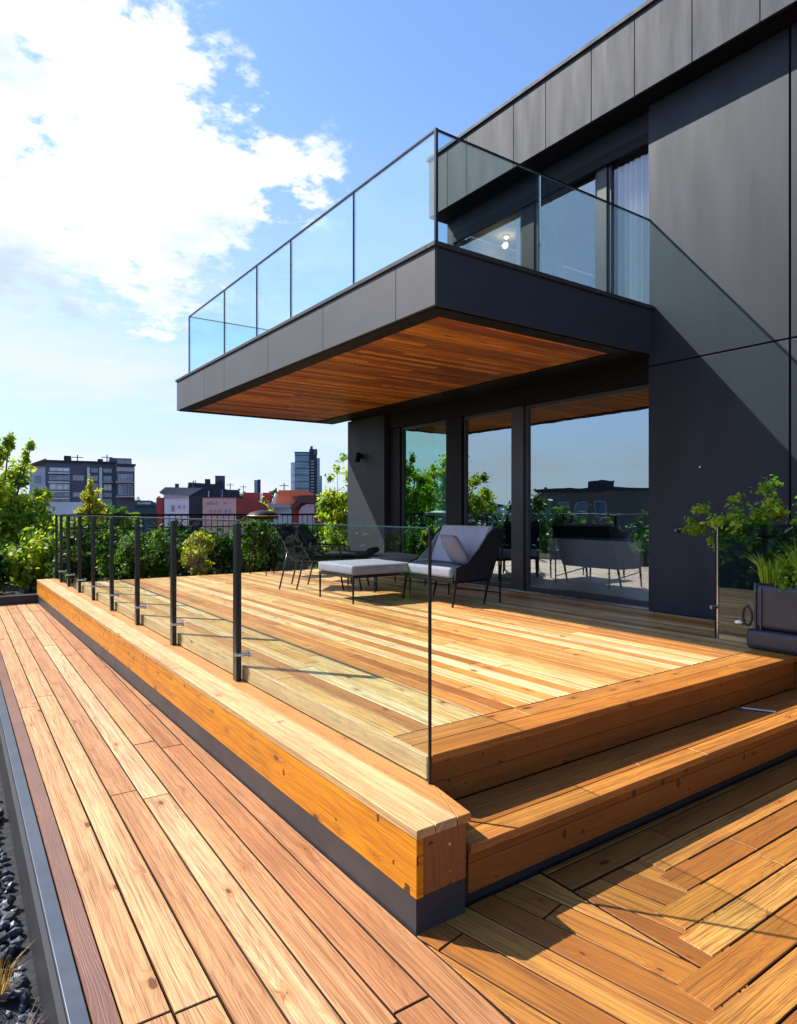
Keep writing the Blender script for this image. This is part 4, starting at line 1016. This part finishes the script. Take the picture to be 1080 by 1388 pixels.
# white house on the far left
B = Bld('white_house', 55, 70, 'pale house with brown eaves half hidden behind the left tree')
B.box('wall', C_white, 40, 62, 632, None, 0, 6); B.prism('roof', C_brown, [(36, 632), (62, 622), (64, 625), (64, 632)], -.6, 6.5); B.win(47, 55, 645, 655, 0)
# teal roofed low hall
B = Bld('low_hall', 196, 75, 'low teal roofed hall right of the apartment block')
B.box('wall', C_teal, 181, 213, 686, None, 0, 8); B.prism('roof', C_teal, [(179, 686), (183, 678.5), (206, 679), (214, 686)], -.4, 8); B.box('skylight', C_lpane, 186, 204, 681, 684, -.5, -.41)
# white gable house
B = Bld('white_townhouse', 246, 60, 'white fronted townhouse with sloping dark slate roof')
B.box('wall', C_white, 223, 256, 675, None, 0, 6); B.box('wall', C_brick, 212, 222.9, 675, None, .2, 6)
B.prism('side_wall', C_dark, [(256.1, 697), (256.1, 671), (277, 662), (280, 664), (280, 697)], .05, 6)
B.prism('roof', flat('grey_slate', (.13, .15, .19), .7, 0, .3, .15, .6), [(216, 668), (224, 661), (276, 661.5), (256, 672.5), (221, 670)], -.3, 5)
B.box('dormer_band', C_conc, 222, 256, 669, 675.2, -.2, 0); B.win(227, 233, 669.5, 674, -.2, C_pane); B.win(237, 242, 669.5, 674, -.2, C_lpane); B.win(246, 251, 669.5, 674, -.2, C_lpane)
B.box('chimney', C_dark, 237, 242.5, 655.5, 661, 1, 2)
for (a, c) in ((232, 237), (241, 245), (248, 251)): B.win(a, c, 685, 690 if a != 232 else 694, 0, C_pane)
# dark block with chimneys
B = Bld('dark_block', 290, 85, 'black roofed block with two tall chimneys behind the white townhouse')
B.box('wall', C_dark, 256, 325, 664, None, 0, 9); B.prism('roof', C_dark, [(254, 664), (256, 654.5), (290, 656.5), (300, 652), (305, 663), (325, 668), (325, 676), (254, 676)], -.2, 9)
B.box('chimney', C_dark, 277.5, 285, 649.5, 664, .5, 2.5); B.box('chimney', C_slate, 291.5, 305, 644.8, 668, .3, 3); B.box('mast', C_dark, 264.2, 265.2, 651, 658, 1, 1.1)
B.box('parapet', C_white, 282, 283.5, 666, 675, -.5, -.3); B.box('parapet', C_white, 300, 301.5, 665, 675, -.5, -.3)
# pink house
B = Bld('pink_house', 315, 55, 'pink rendered house with small windows and red brick side')
B.box('wall', C_pink, 275, 320, 675, None, 0, 6); B.prism('side_wall', C_brick, [(320.1, 700), (320.1, 675), (345, 677), (363, 686), (363, 700)], .05, 6)
B.box('roof', C_brown, 274.5, 320.5, 674, 675, -.1, 6.1)
for a in range(281, 297, 4): B.win(a, a + 2.2, 680, 684.5, 0, C_pane, 0)
for a in (284, 290, 296, 304, 310): B.win(a, a + 3, 691, 696, 0, C_pane, 0)
B.win(303, 306.5, 680.5, 684, 0, C_pane, 0)
# slim blue tower
B = Bld('slim_tower', 348.7, 260, 'slim blue glass tower far away between the roofs')
B.box('wall', C_glassb, 344.5, 353, 651, None, 0, 6); B.box('corner', C_dark, 349, 353.2, 650.3, None, -.2, -.01)
# red roofs
B = Bld('red_brick_house', 345, 72, 'red brick house with white gable stack in the middle of the skyline')
B.box('wall', C_brick, 330, 352, 668, None, 0, 6); B.box('wall', C_white, 352.1, 355, 669, None, -.2, 6); B.box('chimney', C_brick, 356, 368, 668, 690, 0, 3); B.box('wall', C_white, 371, 378.4, 675, None, -.1, 5)
B.prism('gable', C_white, [(369, 683), (374, 668), (378, 671), (378.4, 683)], -.15, 4)
B = Bld('red_roofed_house', 405, 66, 'house with broad bright red tiled roof below the glass tower')
B.box('wall', C_white, 371, 425, 684, None, 0, 6); B.prism('roof', C_red, [(373, 684), (378, 665), (414, 665), (424, 669), (424, 684)], -.5, 6)
B.box('awning', C_conc, 365, 393, 683.5, 688.5, -2.2, -.01); B.box('dormer', C_brick, 397, 404, 673, 677, -.7, -.51)
B = Bld('arched_house', 418, 50, 'brown roofed house with pink arched gable wall')
B.prism('wall', C_brick, [(395, 720), (395, 688), (404, 676), (440, 678), (440, 720)], 0, 6)
B.prism('roof', C_brown, [(393, 690), (405, 672), (420, 671.5), (441, 677), (441, 683), (408, 682), (398, 692)], -.5, 5)
B.prism('gable', bmat('mauve_render', (.42, .30, .36)), [(405, 715), (405, 694), (409, 687), (416, 683.5), (426, 683.5), (426, 715)], -.3, -.02)
# glass tower
B = Bld('glass_tower', 414, 190, 'tall blue glass tower with stepped dark core on the skyline')
B.box('wall', C_glassb, 399.5, 419, 614, None, 0, 12); B.box('core', C_dark, 419.1, 429.5, 609, None, -.5, 12); B.box('wall', C_glassb, 429.6, 433.5, 621, None, 0, 10)
B.box('wing', C_lpane, 394, 399.4, 627, None, .5, 10); B.box('mast', C_slate, 420.5, 424, 604.5, 609, 1, 3); B.box('crown_box', C_slate, 424.5, 430, 609.2, 617, -.9, -.51)
for k in range(18):
    p = 617 + k * 3.0; B.box('floor_band', C_conc if k % 3 else C_dark, 399.6, 418.9, p, p + .7, -.35, -.02)
for k in range(12):
    p = 625 + k * 4.0; B.box('floor_band', C_conc, 429.7, 433.3, p, p + .8, -.3, -.02); B.box('balcony', C_conc, 421, 425.5, p, p + 1.4, -1.0, -.51)
B.box('roof', C_dark, 399, 419, 612.8, 614, -.2, 12)
B.box('wall', C_glassb, 433.6, 436.5, 645, None, 0, 8)
# city trees between the houses
for i, (px, dep, py, rr_) in enumerate(((366, 68, 672, 2.0), (372, 80, 667, 1.8), (165, 48, 690, 1.2), (140, 46, 688, 1.4), (95, 50, 684, 2.2), (185, 90, 676, 2), (205, 95, 676, 2.4), (322, 95, 669, 2.2), (436, 52, 684, 1.6), (310, 100, 667, 2))):
    x, y = px2w(px, dep); z = zof(py, dep) + 9
    tree('city_tree', (x, y, -9), (0, 0, z - rr_), (rr_, rr_, rr_ * .9), 12, rr_ * .45, 900, .28, L_dark if i % 2 else L_tree, 90 + i,
         ['dark tree between the red brick house and red roof', 'tree top rising behind the red roof', 'low tree in front of the apartment block, right side', 'low tree at the middle foot of the apartment block', 'tree in front of the apartment block, left side',
          'tree beyond the teal roofed hall, left one', 'tree beyond the teal roofed hall, right one', 'tree beyond the pink house, right of the chimneys', 'tree beside the arched house', 'far tree behind the tall chimney'][i], trunk_r=.2, group='trees among the distant houses')
for (bn, px_, dp, py_) in (('apartment', 105, 62, 625.5), ('apartment', 145, 62, 625.5), ('dark', 312, 85, 665), ('white', 262, 60, 661.5), ('pink', 300, 55, 674), ('red', 385, 66, 665), ('far', 330, 95, 668)):
    x, y = px2w(px_, dp + 1.5); z0 = zof(py_, dp) - .4
    ae = empty('aerial', (x, y, z0), 'thin roof aerial on the ' + {'apartment': 'apartment block, ' + ('left' if px_ == 105 else 'right') + ' of the two', 'dark': 'dark block beside its tall chimney', 'white': 'white townhouse roof', 'pink': 'pink house roof', 'red': 'red tiled roof', 'far': 'roofs beyond the pink house'}[bn], 'aerial', 'roof aerials of the distant houses')
    h_ = dp * .012; MB().box(-.04, .04, -.04, .04, 0, h_ + .4).build('mast', C_dark, ae); MB().box(-.5, .5, -.03, .03, h_ + .1, h_ + .17).build('crossbar', C_dark, ae)
# buildings west of the terrace, seen mirrored in the doors
def wb(name, x, y, sx, sy, top, mat, label, roof=None):
    root = empty(name, (x, y, -9), label, 'building', 'buildings mirrored in the doors')
    MB().box(-sx / 2, sx / 2, -sy / 2, sy / 2, 0, top + 9).build('wall', mat, root)
    MB().box(-sx / 2 - .2, sx / 2 + .2, -sy / 2 - .2, sy / 2 + .2, top + 9.01, top + 9.25).build('roof', C_dark, root)
    MB().box(-sx * .1, sx * .12, -sy * .1, sy * .1, top + 9.26, top + 10).build('chimney', C_dark, root)
    for k in range(4):
        for j in range(3):
            yy = -sy / 2 + sy * (k + .5) / 4; zz = top + 9 - 1.6 - j * 2.6
            f_ = MB().box(sx / 2 + .002, sx / 2 + .06, yy - .6, yy + .6, zz - .7, zz + .7).build('window', C_conc, root)
            MB().box(sx / 2 + .061, sx / 2 + .08, yy - .5, yy + .5, zz - .6, zz + .6).build('pane', C_pane, f_)
wb('brown_block', -36, 38, 8, 8, 3.3, bmat('brown_render', (.13, .11, .10)), 'flat roofed brown block mirrored in the middle of the big door')
wb('grey_block', -52, 34, 8, 10, 2.8, C_slate, 'low grey block mirrored at the right of the big door')
wb('pale_block', -30, 52, 8, 6, 2.0, C_white, 'pale low house mirrored left in the big door')
for i, (x, y, r_) in enumerate(((-18, 24, 3), (-24, 31, 3.2), (-14, 27, 3.2), (-30, 24, 3), (-22, 17, 2.6))):
    tree('street_tree', (x, y, -9), (0, 0, 7.6), (r_, r_, r_ * .75), 18, r_ * .42, 2000, .22, L_dark, 130 + i, ['first', 'second', 'third', 'fourth', 'fifth'][i] + ' street tree west of the terrace, mirrored in the doors', trunk_r=.2, group='street trees mirrored in the doors')
